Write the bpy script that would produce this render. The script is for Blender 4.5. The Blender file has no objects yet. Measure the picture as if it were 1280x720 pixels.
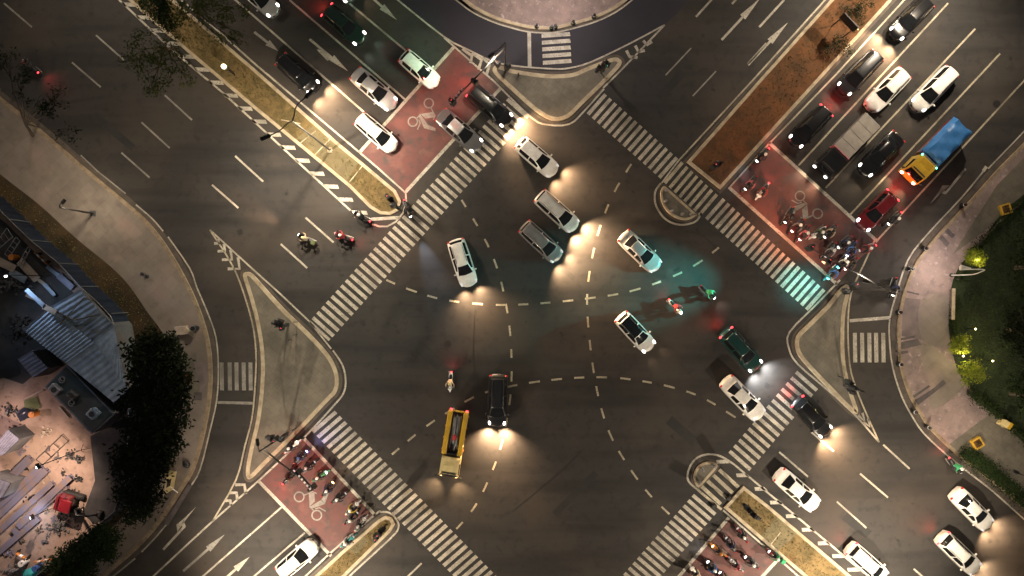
import bpy, bmesh, math, random
from mathutils import Vector, Matrix
from mathutils.geometry import tessellate_polygon
random.seed(7)
R = math.radians
scene = bpy.context.scene
C = scene.collection

# ------------------------------------------------------------------ camera, sky, fill sun, exposure
S = 13.0          # photo pixels per metre on the ground
H = 68.9          # drone height
K = H/56.0
cam_d = bpy.data.cameras.new("camera")
cam = bpy.data.objects.new("camera", cam_d); C.objects.link(cam)
cam.location = (0, 0, H); cam.rotation_euler = (0, 0, 0)
cam_d.sensor_width = 36.0; cam_d.lens = 36.0 * H / (1280 / S)
cam_d.clip_start = 0.5; cam_d.clip_end = 2000
scene.camera = cam

world = bpy.data.worlds.new("World"); scene.world = world; world.use_nodes = True
wn = world.node_tree.nodes; wl = world.node_tree.links
sky = wn.new("ShaderNodeTexSky"); sky.sky_type = 'NISHITA'; sky.sun_disc = False
sky.sun_elevation = R(40); sky.sun_rotation = R(200)
glow = wn.new("ShaderNodeMixRGB"); glow.blend_type = 'MIX'; glow.inputs[0].default_value = 0.985
wl.new(sky.outputs[0], glow.inputs[1]); glow.inputs[2].default_value = (1.0, 0.92, 0.86, 1)   # city glow on the night cloud
bg = wn["Background"]; bg.inputs[1].default_value = 0.04
wl.new(glow.outputs[0], bg.inputs[0])

fill_sun_d = bpy.data.lights.new("fill_sun", 'SUN'); fill_sun = bpy.data.objects.new("fill_sun", fill_sun_d); C.objects.link(fill_sun)  # weak sun lamp added to fill the whole scene
fill_sun_d.energy = 0.03; fill_sun_d.angle = R(12); fill_sun_d.color = (1, .92, .82)
fill_sun.rotation_euler = (R(50), 0, R(200))
scene.view_settings.view_transform = 'Standard'; scene.view_settings.look = 'None'
scene.view_settings.exposure = 0.85; scene.view_settings.gamma = 1.0
scene.render.engine = 'CYCLES'
scene.cycles.use_denoising = True
scene.cycles.max_bounces = 4; scene.cycles.diffuse_bounces = 2; scene.cycles.glossy_bounces = 2
scene.cycles.transmission_bounces = 2; scene.cycles.sample_clamp_indirect = 4; scene.cycles.caustics_reflective = False

# ------------------------------------------------------------------ helpers
def G(px, py, h=0.0):
    f = 1 - h / H
    return Vector(((px - 640) / S * f, (360 - py) / S * f, h))

def tag(o, label, cat, group=None):
    o["label"] = label; o["category"] = cat
    if group: o["group"] = group
    return o

def struct(o, kind="structure"):
    o["kind"] = kind; return o

def link(o, parent=None):
    C.objects.link(o)
    if parent is not None: o.parent = parent
    return o

def empty(name, loc=(0, 0, 0), rz=0.0):
    o = bpy.data.objects.new(name, None); o.location = loc; o.rotation_euler = (0, 0, rz)
    o.empty_display_size = .2
    return link(o)

def rot2(v, a): return (v[0]*math.cos(a)-v[1]*math.sin(a), v[0]*math.sin(a)+v[1]*math.cos(a))

class MB:
    def __init__(s): s.v = []; s.f = []
    def add(s, vs, fs):
        o = len(s.v); s.v += [tuple(v) for v in vs]; s.f += [tuple(i + o for i in f) for f in fs]; return s
    def box(s, c, d, rz=0.0, top=(1, 1), ry=0.0):
        vs = []
        for z, t in ((-.5, (1, 1)), (.5, top)):
            for x, y in ((-.5, -.5), (.5, -.5), (.5, .5), (-.5, .5)):
                p = Vector((x*d[0]*t[0], y*d[1]*t[1], z*d[2]))
                if ry: p = Matrix.Rotation(ry, 3, 'Y') @ p
                if rz: p = Matrix.Rotation(rz, 3, 'Z') @ p
                vs.append(p + Vector(c))
        return s.add(vs, [(3, 2, 1, 0), (4, 5, 6, 7), (0, 1, 5, 4), (1, 2, 6, 5), (2, 3, 7, 6), (3, 0, 4, 7)])
    def bbox(s, c, d, b=.04, rz=0.0):
        """box with chamfered top and vertical edges"""
        x, y = d[0]/2, d[1]/2; z0, z1 = -d[2]/2, d[2]/2
        def ring(i, z):
            xi, yi = x-i, y-i; k = b
            return [(-xi+k, -yi, z), (xi-k, -yi, z), (xi, -yi+k, z), (xi, yi-k, z), (xi-k, yi, z), (-xi+k, yi, z), (-xi, yi-k, z), (-xi, -yi+k, z)]
        vs = ring(0, z0) + ring(0, z1-b) + ring(b*.9, z1)
        fs = [tuple(reversed(range(8))), tuple(range(16, 24))]
        for r in range(2):
            for i in range(8):
                j = (i+1) % 8; fs.append((r*8+i, r*8+j, r*8+8+j, r*8+8+i))
        m = Matrix.Rotation(rz, 3, 'Z')
        return s.add([m @ Vector(v) + Vector(c) for v in vs], fs)
    def tube(s, pts, rad, n=8, cap=True):
        pts = [Vector(p) for p in pts]
        if not hasattr(rad, '__len__'): rad = [rad]*len(pts)
        vs, fs = [], []
        for i, p in enumerate(pts):
            d = (pts[min(i+1, len(pts)-1)] - pts[max(i-1, 0)])
            if d.length < 1e-6: d = Vector((0, 0, 1))
            d.normalize()
            a = d.cross(Vector((0, 0, 1)) if abs(d.z) < .95 else Vector((1, 0, 0))).normalized(); b = d.cross(a)
            for k in range(n):
                t = 2*math.pi*k/n; vs.append(p + (a*math.cos(t)+b*math.sin(t))*rad[i])
        for i in range(len(pts)-1):
            for k in range(n):
                k2 = (k+1) % n; fs.append((i*n+k, i*n+k2, i*n+n+k2, i*n+n+k))
        if cap:
            fs.append(tuple(reversed(range(n)))); fs.append(tuple(range((len(pts)-1)*n, len(pts)*n)))
        return s.add(vs, fs)
    def ball(s, c, r, nu=10, nv=6, z0=-1.0):
        """ellipsoid, cut off below z0 (in units of its radius)"""
        if not hasattr(r, '__len__'): r = (r, r, r)
        vs, fs = [], []; t0 = math.asin(max(-1, z0)); 
        for i in range(nv+1):
            t = t0 + (math.pi/2 - t0)*i/nv
            for k in range(nu):
                a = 2*math.pi*k/nu
                vs.append((c[0]+r[0]*math.cos(t)*math.cos(a), c[1]+r[1]*math.cos(t)*math.sin(a), c[2]+r[2]*math.sin(t)))
        for i in range(nv):
            for k in range(nu):
                k2 = (k+1) % nu; fs.append((i*nu+k, i*nu+k2, i*nu+nu+k2, i*nu+nu+k))
        fs.append(tuple(reversed(range(nu))))
        return s.add(vs, fs)
    def torus(s, c, Rr, r, axis='Y', n=18, m=8, sx=1.0):
        vs, fs = [], []
        for i in range(n):
            a = 2*math.pi*i/n
            for k in range(m):
                b = 2*math.pi*k/m; q = Rr + r*math.cos(b)
                if axis == 'Y': p = (q*math.cos(a), r*sx*math.sin(b), q*math.sin(a))
                else: p = (q*math.cos(a), q*math.sin(a), r*sx*math.sin(b))
                vs.append((c[0]+p[0], c[1]+p[1], c[2]+p[2]))
        for i in range(n):
            for k in range(m):
                i2, k2 = (i+1) % n, (k+1) % m
                fs.append((i*m+k, i2*m+k, i2*m+k2, i*m+k2))
        return s.add(vs, fs)
    def poly(s, pts, z0, z1=None):
        """flat polygon at z0, or prism z0..z1; concave allowed"""
        n = len(pts)
        tri = [tuple(t) for t in tessellate_polygon([[Vector((p[0], p[1], 0)) for p in pts]])] if n > 4 else [tuple(range(n))]
        if z1 is None:
            return s.add([(p[0], p[1], z0) for p in pts], tri)
        vs = [(p[0], p[1], z0) for p in pts] + [(p[0], p[1], z1) for p in pts]
        fs = [tuple(n+i for i in t) for t in tri] + [(i, (i+1) % n, n+(i+1) % n, n+i) for i in range(n)]
        return s.add(vs, fs)
    def strip(s, pts, w, z, closed=False):
        """flat ribbon of width w along a ground polyline"""
        p = [Vector((q[0], q[1])) for q in pts]; n = len(p); vs = []
        for i in range(n):
            a = p[(i-1) % n] if (closed or i > 0) else p[i]; b = p[(i+1) % n] if (closed or i < n-1) else p[i]
            d = b - a
            if d.length < 1e-9: d = Vector((1, 0))
            d.normalize(); nn = Vector((-d.y, d.x)) * w/2
            vs += [(p[i].x+nn.x, p[i].y+nn.y, z), (p[i].x-nn.x, p[i].y-nn.y, z)]
        m = n if closed else n-1
        return s.add(vs, [(2*i+1, 2*((i+1) % n)+1, 2*((i+1) % n), 2*i) for i in range(m)])
    def mesh(s, name, smooth=None):
        me = bpy.data.meshes.new(name); me.from_pydata(s.v, [], s.f)
        bm = bmesh.new(); bm.from_mesh(me)
        big = [f for f in bm.faces if len(f.verts) > 4]
        if big: bmesh.ops.triangulate(bm, faces=big, ngon_method='EAR_CLIP')
        bmesh.ops.recalc_face_normals(bm, faces=bm.faces) if smooth is not None else None
        bm.to_mesh(me); bm.free()
        if smooth:
            for p in me.polygons: p.use_smooth = True
            me.set_sharp_from_angle(angle=R(smooth))
        me.update(); return me
    def build(s, name, mat, parent=None, smooth=0, loc=None):
        me = s.mesh(name, smooth); me.materials.append(mat)
        o = bpy.data.objects.new(name, me)
        if loc is not None: o.location = loc
        return link(o, parent)

def flat_up(o):
    """make every face of a ground sheet look up"""
    bm = bmesh.new(); bm.from_mesh(o.data)
    for f in bm.faces:
        f.normal_update()
        if f.normal.z < 0: f.normal_flip()
    bm.to_mesh(o.data); bm.free(); return o

def smooth_pts(pts, k=4, closed=True):
    n = len(pts); out = []
    P = lambda i: Vector(pts[i % n]) if closed else Vector(pts[max(0, min(n-1, i))])
    for i in range(n if closed else n-1):
        a, b, c, d = P(i-1), P(i), P(i+1), P(i+2)
        for j in range(k):
            t = j/k
            out.append(0.5*((2*b)+(c-a)*t+(2*a-5*b+4*c-d)*t*t+(3*b-a-3*c+d)*t**3))
    if not closed: out.append(P(n-1))
    return [tuple(p) for p in out]

def area(pts): return sum(pts[i][0]*pts[(i+1) % len(pts)][1]-pts[(i+1) % len(pts)][0]*pts[i][1] for i in range(len(pts)))/2

def inset(pts, d):
    sg = 1 if area(pts) > 0 else -1; n = len(pts); out = []
    for i in range(n):
        p, a, b = Vector(pts[i]), Vector(pts[i-1]), Vector(pts[(i+1) % n])
        e1, e2 = (p-a), (b-p)
        if e1.length < 1e-6 or e2.length < 1e-6: out.append(tuple(p)); continue
        e1.normalize(); e2.normalize()
        n1, n2 = Vector((-e1.y, e1.x))*sg, Vector((-e2.y, e2.x))*sg
        m = n1+n2
        if m.length < 1e-3: m = n1
        m.normalize(); k = max(.5, m.dot(n1)); out.append(tuple(p+m*d/k))
    return out

def W2(pts): return [tuple(G(*p)[:2]) for p in pts]

# ------------------------------------------------------------------ materials
def nodes_of(m): return m.node_tree.nodes, m.node_tree.links

def mat(name, col, rough=.6, metal=0.0, noise=None, coat=0.0, emit=None, estr=0.0, bump=None, spec=.5, coord='Object'):
    m = bpy.data.materials.new(name); m.use_nodes = True; n, l = nodes_of(m); b = n["Principled BSDF"]
    b.inputs["Base Color"].default_value = (*col, 1); b.inputs["Roughness"].default_value = rough
    b.inputs["Metallic"].default_value = metal; b.inputs["Coat Weight"].default_value = coat
    b.inputs["Specular IOR Level"].default_value = spec
    if emit:
        b.inputs["Emission Color"].default_value = (*emit, 1); b.inputs["Emission Strength"].default_value = estr
    if noise or bump:
        tc = n.new("ShaderNodeTexCoord"); 
    if noise:
        sc, col2, lo, hi = noise
        t = n.new("ShaderNodeTexNoise"); t.inputs["Scale"].default_value = sc; t.inputs["Detail"].default_value = 6
        t.inputs["Roughness"].default_value = .62
        l.new(tc.outputs[coord], t.inputs["Vector"])
        r = n.new("ShaderNodeMapRange"); r.inputs[1].default_value = lo; r.inputs[2].default_value = hi
        l.new(t.outputs["Fac"], r.inputs[0])
        mx = n.new("ShaderNodeMixRGB"); mx.inputs[1].default_value = (*col, 1); mx.inputs[2].default_value = (*col2, 1)
        l.new(r.outputs[0], mx.inputs[0]); l.new(mx.outputs[0], b.inputs["Base Color"])
        m["mix"] = mx.name
    if bump:
        t2 = n.new("ShaderNodeTexNoise"); t2.inputs["Scale"].default_value = bump[0]; t2.inputs["Detail"].default_value = 4
        l.new(tc.outputs[coord], t2.inputs["Vector"])
        bp = n.new("ShaderNodeBump"); bp.inputs["Strength"].default_value = bump[1]; bp.inputs["Distance"].default_value = .02
        l.new(t2.outputs["Fac"], bp.inputs["Height"]); l.new(bp.outputs[0], b.inputs["Normal"])
    return m

def layer(m, scale, col, lo, hi, kind='noise', coord='Object', stretch=None):
    """mix one more patchy colour over a material's base colour"""
    n, l = nodes_of(m); b = n["Principled BSDF"]; src = b.inputs["Base Color"]
    tc = n.new("ShaderNodeTexCoord"); vec = tc.outputs[coord]
    if stretch:
        mp = n.new("ShaderNodeMapping"); mp.inputs["Rotation"].default_value = (0, 0, stretch[0]); mp.inputs["Scale"].default_value = (stretch[1], stretch[2], 1)
        l.new(vec, mp.inputs[0]); vec = mp.outputs[0]
    if kind == 'noise':
        t = n.new("ShaderNodeTexNoise"); t.inputs["Detail"].default_value = 5; out = t.outputs["Fac"]
    elif kind == 'edge':
        t = n.new("ShaderNodeTexVoronoi"); t.feature = 'DISTANCE_TO_EDGE'; out = t.outputs["Distance"]
    else:
        t = n.new("ShaderNodeTexVoronoi"); out = t.outputs["Distance"]
    t.inputs["Scale"].default_value = scale; l.new(vec, t.inputs["Vector"])
    r = n.new("ShaderNodeMapRange"); r.inputs[1].default_value = lo; r.inputs[2].default_value = hi; l.new(out, r.inputs[0])
    mx = n.new("ShaderNodeMixRGB"); mx.inputs[2].default_value = (*col, 1); l.new(r.outputs[0], mx.inputs[0])
    if src.links: l.new(src.links[0].from_socket, mx.inputs[1])
    else: mx.inputs[1].default_value = src.default_value
    l.new(mx.outputs[0], src); return m

def tiles(m, scale, bw, bh, mortar, rz, dark):
    """paving joints: darken the base colour along a brick grid"""
    n, l = nodes_of(m); b = n["Principled BSDF"]; src = b.inputs["Base Color"]
    tc = n.new("ShaderNodeTexCoord"); mp = n.new("ShaderNodeMapping"); mp.inputs["Rotation"].default_value = (0, 0, rz)
    l.new(tc.outputs["Object"], mp.inputs[0])
    t = n.new("ShaderNodeTexBrick"); t.inputs["Scale"].default_value = scale; t.inputs["Mortar Size"].default_value = mortar
    t.inputs["Brick Width"].default_value = bw; t.inputs["Row Height"].default_value = bh
    t.inputs["Color1"].default_value = (1, 1, 1, 1); t.inputs["Color2"].default_value = (.86, .86, .86, 1); t.inputs["Mortar"].default_value = (dark,)*3+(1,)
    l.new(mp.outputs[0], t.inputs["Vector"])
    mx = n.new("ShaderNodeMixRGB"); mx.blend_type = 'MULTIPLY'; mx.inputs[0].default_value = 1
    if src.links: l.new(src.links[0].from_socket, mx.inputs[1])
    else: mx.inputs[1].default_value = src.default_value
    l.new(t.outputs["Color"], mx.inputs[2]); l.new(mx.outputs[0], src); return m

M = {}
a = mat("asphalt", (.0300, .0285, .0280), .82, noise=(.09, (.045, .039, .034), .38, .66), bump=(55, .25), spec=.35)
layer(a, 1.3, (.018, .017, .017), .52, .78); layer(a, 24, (.032, .029, .027), .56, .8)
layer(a, .30, (.016, .0155, .0155), .50, .74, stretch=(R(41), .16, 1.6)); layer(a, .26, (.016, .0155, .0155), .52, .74, stretch=(R(-47), .16, 1.6)); layer(a, .09, (.050, .041, .034), .50, .72); layer(a, .8, (.012, .012, .012), .66, .76); layer(a, 3.5, (.011, .011, .011), .70, .78)
M['asphalt'] = a
a = mat("slip_asphalt", (.026, .0245, .034), .8, noise=(.14, (.020, .019, .026), .4, .65), bump=(55, .25), spec=.35)
layer(a, 24, (.032, .031, .04), .56, .8); M['slip'] = a
a = mat("red_surfacing", (.120, .040, .036), .75, noise=(.35, (.075, .034, .032), .4, .62), bump=(60, .2))
layer(a, 1.1, (.050, .036, .034), .50, .70); layer(a, .5, (.17, .075, .06), .55, .75); layer(a, 20, (.17, .06, .055), .58, .8); M['red'] = a
def paint(nm, col):
    a = mat(nm, col, .6, noise=(1.1, tuple(c*.62 for c in col), .40, .64)); layer(a, .35, tuple(c*.42 for c in col), .50, .72); layer(a, 7, (.10, .095, .088), .56, .68); layer(a, 22, (.12, .11, .10), .60, .72); return a
M['paint'] = paint("road_paint", (.45, .415, .35)); M['paint_dim'] = paint("worn_road_paint", (.26, .245, .22))
M['paint_yellow'] = paint("yellowed_paint", (.44, .39, .29))
a = mat("kerb_stone", (.40, .34, .24), .8, noise=(1.4, (.24, .19, .13), .4, .68), bump=(14, .3)); layer(a, 6, (.16, .13, .1), .6, .8); M['kerb'] = a
a = mat("gutter", (.085, .068, .055), .85, noise=(1.2, (.05, .043, .038), .4, .65)); M['gutter'] = a
a = mat("brown_kerb_stone", (.27, .21, .14), .8, noise=(1.2, (.15, .11, .075), .4, .66), bump=(14, .3)); layer(a, 5, (.09, .07, .055), .56, .76); M['kerb_b'] = a
a = mat("pavement_slabs", (.22, .185, .16), .85, noise=(.16, (.14, .118, .10), .38, .64), bump=(18, .2))
layer(a, .8, (.13, .105, .09), .55, .8); layer(a, .28, (.24, .18, .155), .55, .72); tiles(a, 1.0, 1.2, 1.2, .012, R(-42), .72); M['pave_l'] = a
a = mat("island_slabs", (.150, .132, .104), .85, noise=(.5, (.10, .09, .073), .4, .65), bump=(20, .2)); layer(a, 5, (.10, .09, .075), .58, .8)
tiles(a, 1.0, .6, .6, .012, R(40), .66); M['pave_i'] = a
a = mat("plaza_slabs", (.27, .20, .185), .8, noise=(.25, (.17, .13, .125), .38, .62), bump=(18, .2)); layer(a, 1.5, (.11, .09, .09), .54, .78)
layer(a, 3.0, (.36, .29, .28), .58, .75); tiles(a, 1.0, .8, .8, .012, R(20), .75); M['pave_r'] = a
M['pave_d2'] = mat("worn_dark_slabs", (.16, .125, .12), .8, noise=(.6, (.10, .08, .08), .4, .65))
a = mat("dark_slabs", (.06, .05, .055), .8, noise=(1.5, (.09, .075, .075), .4, .65)); M['pave_d'] = a
a = mat("dry_turf", (.155, .105, .042), .95, noise=(.40, (.075, .055, .02), .40, .62), bump=(9, .6)); layer(a, 3.2, (.05, .04, .015), .54, .74)
layer(a, 1.0, (.20, .14, .055), .58, .78); M['turf'] = a
a = mat("red_lit_soil", (.125, .050, .016), .95, noise=(.5, (.06, .028, .010), .40, .64), bump=(9, .6)); layer(a, 2.8, (.045, .035, .013), .56, .78); M['soil'] = a  # red brake-light glow put into the soil colour
a = mat("brown_verge", (.055, .032, .011), .95, noise=(.5, (.022, .016, .007), .40, .64), bump=(9, .6)); layer(a, 2.8, (.03, .028, .01), .56, .78); M['verge'] = a
a = mat("median_slabs", (.135, .11, .055), .85, noise=(.9, (.10, .08, .04), .40, .64)); layer(a, 6, (.09, .075, .04), .6, .8); M['pave_m'] = a
a = mat("yard_dirt", (.31, .225, .18), .95, noise=(.35, (.19, .135, .11), .4, .65), bump=(5, .6)); layer(a, 1.8, (.10, .075, .06), .56, .78); M['yard'] = a
a = mat("lawn", (.020, .034, .010), .95, noise=(.6, (.010, .016, .006), .40, .64), bump=(6, .7)); M['lawn'] = a
M['black'] = mat("black_metal", (.012, .012, .013), .45, .2, noise=(6, (.02, .02, .022), .4, .7))
M['steel'] = mat("galvanised_steel", (.33, .33, .34), .45, .7, noise=(3, (.22, .22, .23), .4, .7))
M['beam'] = mat("mill_steel_beam", (.15, .14, .19), .55, .3, noise=(1.2, (.21, .14, .10), .45, .7))
M['darkpole'] = mat("dark_painted_pole", (.035, .036, .04), .45, .3, noise=(3, (.05, .045, .04), .4, .7))
M['greypole'] = mat("grey_painted_pole", (.22, .22, .20), .5, .3, noise=(3, (.15, .15, .14), .4, .7))
M['rubber'] = mat("rubber", (.012, .012, .012), .85, noise=(8, (.02, .019, .018), .4, .7))
M['rim'] = mat("alloy_rim", (.42, .42, .43), .3, .8, noise=(5, (.3, .3, .3), .4, .7))
M['glass'] = mat("dark_car_glass", (.006, .007, .008), .06, noise=(2, (.010, .011, .012), .4, .7), spec=.7)
M['trim'] = mat("black_plastic", (.015, .015, .016), .5, noise=(7, (.022, .022, .022), .4, .7))
def lens(nm, col, st): return mat(nm, tuple(c*.5 for c in col), .25, emit=col, estr=st)
M['head_on'] = lens("lit_headlight", (1, .93, .82), 5); M['head_dim'] = mat("clear_headlight", (.5, .5, .5), .12, noise=(9, (.35, .35, .37), .4, .6), emit=(1, .95, .9), estr=.25)
M['head_cool'] = lens("lit_white_led", (.85, .93, 1), 9); M['head_amber'] = lens("lit_amber_lamp", (1, .55, .18), 9)
M['head_blue'] = lens("lit_blue_lamp", (.22, .28, 1), 10); M['head_cyan'] = lens("lit_cyan_lamp", (.1, .75, .95), 8)
M['tail_on'] = lens("lit_tail_lamp", (1, .04, .05), 3.2); M['tail_dim'] = mat("tail_lamp", (.35, .02, .02), .25, noise=(9, (.25, .015, .015), .4, .6), emit=(1, .05, .03), estr=.12)
M['sig_red'] = lens("red_signal", (1, .05, .06), 9); M['sig_green'] = lens("green_signal", (.08, 1, .62), 9); M['sig_off'] = mat("unlit_signal", (.02, .02, .02), .3)
M['lamp_warm'] = lens("street_lamp_glass", (1, .84, .6), 12); M['globe'] = lens("globe_glass", (1, .80, .45), 2)
M['flood'] = lens("floodlight_glass", (.9, .93, 1), 5)
M['skin'] = mat("skin", (.32, .19, .12), .6, noise=(10, (.27, .15, .1), .4, .6)); M['trouser'] = mat("dark_trousers", (.022, .025, .035), .85, noise=(12, (.035, .037, .045), .4, .7))
M['shoe'] = mat("dark_shoes", (.02, .018, .017), .7); M['visor'] = mat("helmet_visor", (.01, .01, .012), .08, spec=.7)
def fabric(nm, c): return mat(nm, c, .85, noise=(11, tuple(x*.65 for x in c), .42, .68))
JK = {k: fabric(k+"_jacket", c) for k, c in dict(black=(.018, .018, .02), navy=(.025, .035, .09), red=(.36, .03, .035), green=(.03, .28, .12), white=(.62, .60, .57), beige=(.50, .38, .26),
      grey=(.17, .17, .18), yellow=(.62, .45, .04), pink=(.5, .14, .17), blue=(.05, .13, .36), brown=(.13, .07, .04), olive=(.10, .12, .05)).items()}
def gloss(nm, c, metal=0.0): return mat(nm, c, .28, metal, noise=(1.6, tuple(x*.70 for x in c), .40, .74), coat=.7)
PT = {k: gloss(k+"_paint", c) for k, c in dict(white=(.80, .78, .74), pearl=(.66, .65, .61), black=(.005, .005, .006), red=(.13, .007, .012), blue=(.04, .1, .3), yellow=(.55, .34, .03),
      cream=(.66, .55, .27), teal=(.05, .4, .42), green=(.05, .28, .12), orange=(.5, .17, .02), navy=(.018, .02, .035), bottle=(.006, .028, .018), petrol=(.006, .040, .036)).items()}
PT['steelgrey'] = mat("steel_grey_paint", (.27, .265, .26), .32, .4, noise=(1.6, (.2, .2, .2), .4, .72), coat=.6)
PT['silver'] = mat("silver_paint", (.50, .50, .50), .32, .45, noise=(1.6, (.42, .42, .42), .4, .72), coat=.6); PT['grey'] = mat("grey_paint", (.13, .13, .135), .32, .4, noise=(1.6, (.1, .1, .105), .4, .72), coat=.6)
PT['charcoal'] = mat("charcoal_paint", (.022, .023, .026), .3, .3, noise=(1.6, (.015, .015, .018), .4, .72), coat=.7)

def spot(name, loc, aim, power, col, deg, parent=None, blend=.8, rad=.06):
    d = bpy.data.lights.new(name, 'SPOT'); d.energy = power; d.color = col; d.spot_size = R(deg); d.spot_blend = blend; d.shadow_soft_size = rad
    o = bpy.data.objects.new(name, d); o.location = loc
    o.rotation_euler = Vector(aim).to_track_quat('-Z', 'Y').to_euler(); return link(o, parent)
# ------------------------------------------------------------------ ground, pavements, kerbs, medians
ZM = .008
def sheet(name, pts_px, z, m, kind="structure"):
    return struct(flat_up(MB().poly(W2(pts_px), z).build(name, m)), kind)

struct(flat_up(MB().poly([(-320, -320), (320, -320), (320, 320), (-320, 320)], 0).build("road", M['asphalt'])))

def raised(name, pts, m, kw=5, k=4, z=.14, gut=None, km='kerb'):
    """a kerbed area: kerb ring of real height, surface inside it, and the gutter round it"""
    p = smooth_pts(pts, k) if k > 1 else pts
    if area(W2(p)) < 0: p = p[::-1]
    po = W2(p); pi = inset(po, kw/S); n = len(po)
    b = MB(); pc = inset(po, .03)
    vs = [(x, y, 0) for x, y in po] + [(x, y, z-.02) for x, y in po] + [(x, y, z) for x, y in pc] + [(x, y, z) for x, y in pi] + [(x, y, z-.06) for x, y in pi]
    fs = []
    for r in range(4):
        for i in range(n):
            j = (i+1) % n; fs.append((r*n+i, r*n+j, r*n+n+j, r*n+n+i))
    struct(b.add(vs, fs).build("kerb", M[km], smooth=None))
    struct(flat_up(MB().poly(inset(po, kw/S-.004), z-.018).build(name, m)))
    if gut:
        g = inset(po, -gut/S)
        bb = MB().add([(x, y, .004) for x, y in g]+[(x, y, .004) for x, y in po], [(i, (i+1) % n, n+(i+1) % n, n+i) for i in range(n)])
        struct(flat_up(bb.build("gutter", M['gutter'])))
    return po

def line(pts, w=2.2, k=0, mm='paint', name="edge_line"):
    p = smooth_pts(pts, k, False) if k else pts
    return struct(flat_up(MB().strip(W2(p), w/S, ZM).build(name, M[mm])))

# slip roads: thin asphalt sheet, the bluish light there put into its colour
sheet("slip_road", smooth_pts([(430, -60), (496, -2), (555, 47), (612, 76), (640, 83), (690, 88), (730, 80), (775, 62), (831, 31), (875, -15), (920, -60), (800, -30), (780, 8), (745, 27), (715, 36), (690, 41), (662, 40), (640, 35), (600, 20), (560, -10)], 3), .004, M['slip'])

# left pavement (runs round the building site), top pavement, right pavement
left_edge = [(-140, 5), (0, 120), (20, 136), (70, 177), (100, 203), (137, 234), (180, 271), (207, 304), (232, 346), (250, 385), (262, 424), (266, 462), (264, 502), (256, 545), (244, 586), (229, 612), (200, 655), (170, 688), (136, 718), (60, 790)]
raised("pavement", [(p[0], p[1]) for p in smooth_pts(left_edge, 4, False)] + [(-400, 1100), (-700, 400), (-400, -120)], M['pave_l'], 5, 1, gut=6, km='kerb_b')
verge_edge = [(-200, 60), (0, 217), (50, 256), (95, 297), (140, 334), (163, 358), (185, 390), (205, 418), (214, 450), (216, 500), (205, 560), (190, 600), (150, 650), (100, 695), (40, 745), (-40, 800)]
sheet("soil_verge", smooth_pts(verge_edge, 4, False) + [(-400, 1000), (-700, 400)], .128, M['verge'])
top_edge = [(520, -60), (548, -20), (572, -4), (592, 11), (615, 23), (640, 31), (662, 36), (690, 37), (715, 32), (745, 23), (768, 12), (788, -3), (815, -30), (840, -60)]
raised("pavement", smooth_pts(top_edge, 4, False) + [(860, -300), (500, -300)], M['pave_r'], 4, 1, gut=5)
right_edge = [(1400, 50), (1287, 170), (1245, 213), (1212, 250), (1170, 294), (1144, 328), (1130, 360), (1122, 395), (1121, 425), (1124, 458), (1135, 493), (1149, 518), (1162, 537), (1194, 568), (1220, 588), (1252, 613), (1290, 645), (1420, 750)]
raised("pavement", smooth_pts(right_edge, 4, False) + [(1800, 900), (1800, 0)], M['pave_r'], 4, 1, gut=7, km='kerb_b')
# concrete apron, lawn and garden ground to the right
sheet("path", [(1245, 232), (1330, 145), (1330, 215), (1262, 262), (1215, 300), (1190, 318)], .128, M['pave_i'])
sheet("path", [(1183, 557), (1252, 505), (1300, 540), (1300, 635)], .128, M['pave_i'])
garden_edge = [(1400, 110), (1290, 232), (1255, 262), (1222, 305), (1197, 335), (1187, 365), (1185, 410), (1192, 450), (1206, 480), (1240, 508), (1280, 546), (1400, 650)]
sheet("lawn", smooth_pts(garden_edge, 4, False) + [(1800, 800), (1800, 100)], .134, M['lawn'])
for q in ([(1177, 287), (1181, 283), (1193, 294), (1189, 298)], [(1170, 295), (1174, 291), (1186, 304), (1182, 309)], [(1118, 424), (1143, 419), (1143, 422), (1118, 427)], [(1119, 429), (1146, 423), (1151, 431), (1119, 438)],
          [(1119, 440), (1134, 438), (1134, 441), (1119, 444)], [(1138, 496), (1160, 481), (1162, 483), (1139, 499)], [(1141, 501), (1166, 485), (1178, 474), (1182, 479), (1143, 509)], [(1122, 361), (1148, 367), (1148, 369), (1122, 363)]):
    sheet("paving_band", q, .134, M['pave_d'])
for q in ([(1150, 375), (1186, 372), (1186, 430), (1152, 425)], [(1150, 428), (1190, 455), (1205, 482), (1165, 512), (1160, 480)]):
    sheet("paving_panel", smooth_pts(q, 3), .130, M['pave_l'])
sheet("paving_panel", [(1128, 372), (1150, 374), (1152, 425), (1126, 420)], .126, M['pave_d2'])

# islands
ISL = {}
ISL['left'] = [(304, 345), (309, 340), (317, 343), (335, 363), (357, 387), (387, 416), (410, 441), (420, 458), (424, 474), (421, 490), (408, 504), (373, 541), (335, 578), (316, 597), (309, 597), (308, 585), (313, 558), (321, 523), (326, 480), (326, 441), (320, 402), (311, 368)]
ISL['top'] = [(617, 84), (625, 82), (640, 87), (682, 93), (714, 92), (734, 84), (764, 73), (774, 74), (776, 82), (755, 105), (727, 132), (710, 148), (690, 151), (667, 138), (640, 114), (618, 93)]
ISL['right'] = [(1052, 358), (1060, 357), (1061, 368), (1057, 385), (1055, 405), (1055, 440), (1059, 470), (1068, 500), (1072, 514), (1064, 515), (1030, 481), (1003, 452), (994, 436), (995, 420), (1010, 404), (1032, 382)]
for k_, p_ in ISL.items(): raised("traffic_island", p_, M['pave_i'], 5, 3, gut=4)
raised("traffic_island", [(829, 233), (838, 239), (868, 266), (869, 270), (860, 275), (848, 274), (836, 267), (828, 256), (825, 243)], M['pave_i'], 3, 3, gut=3)
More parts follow.
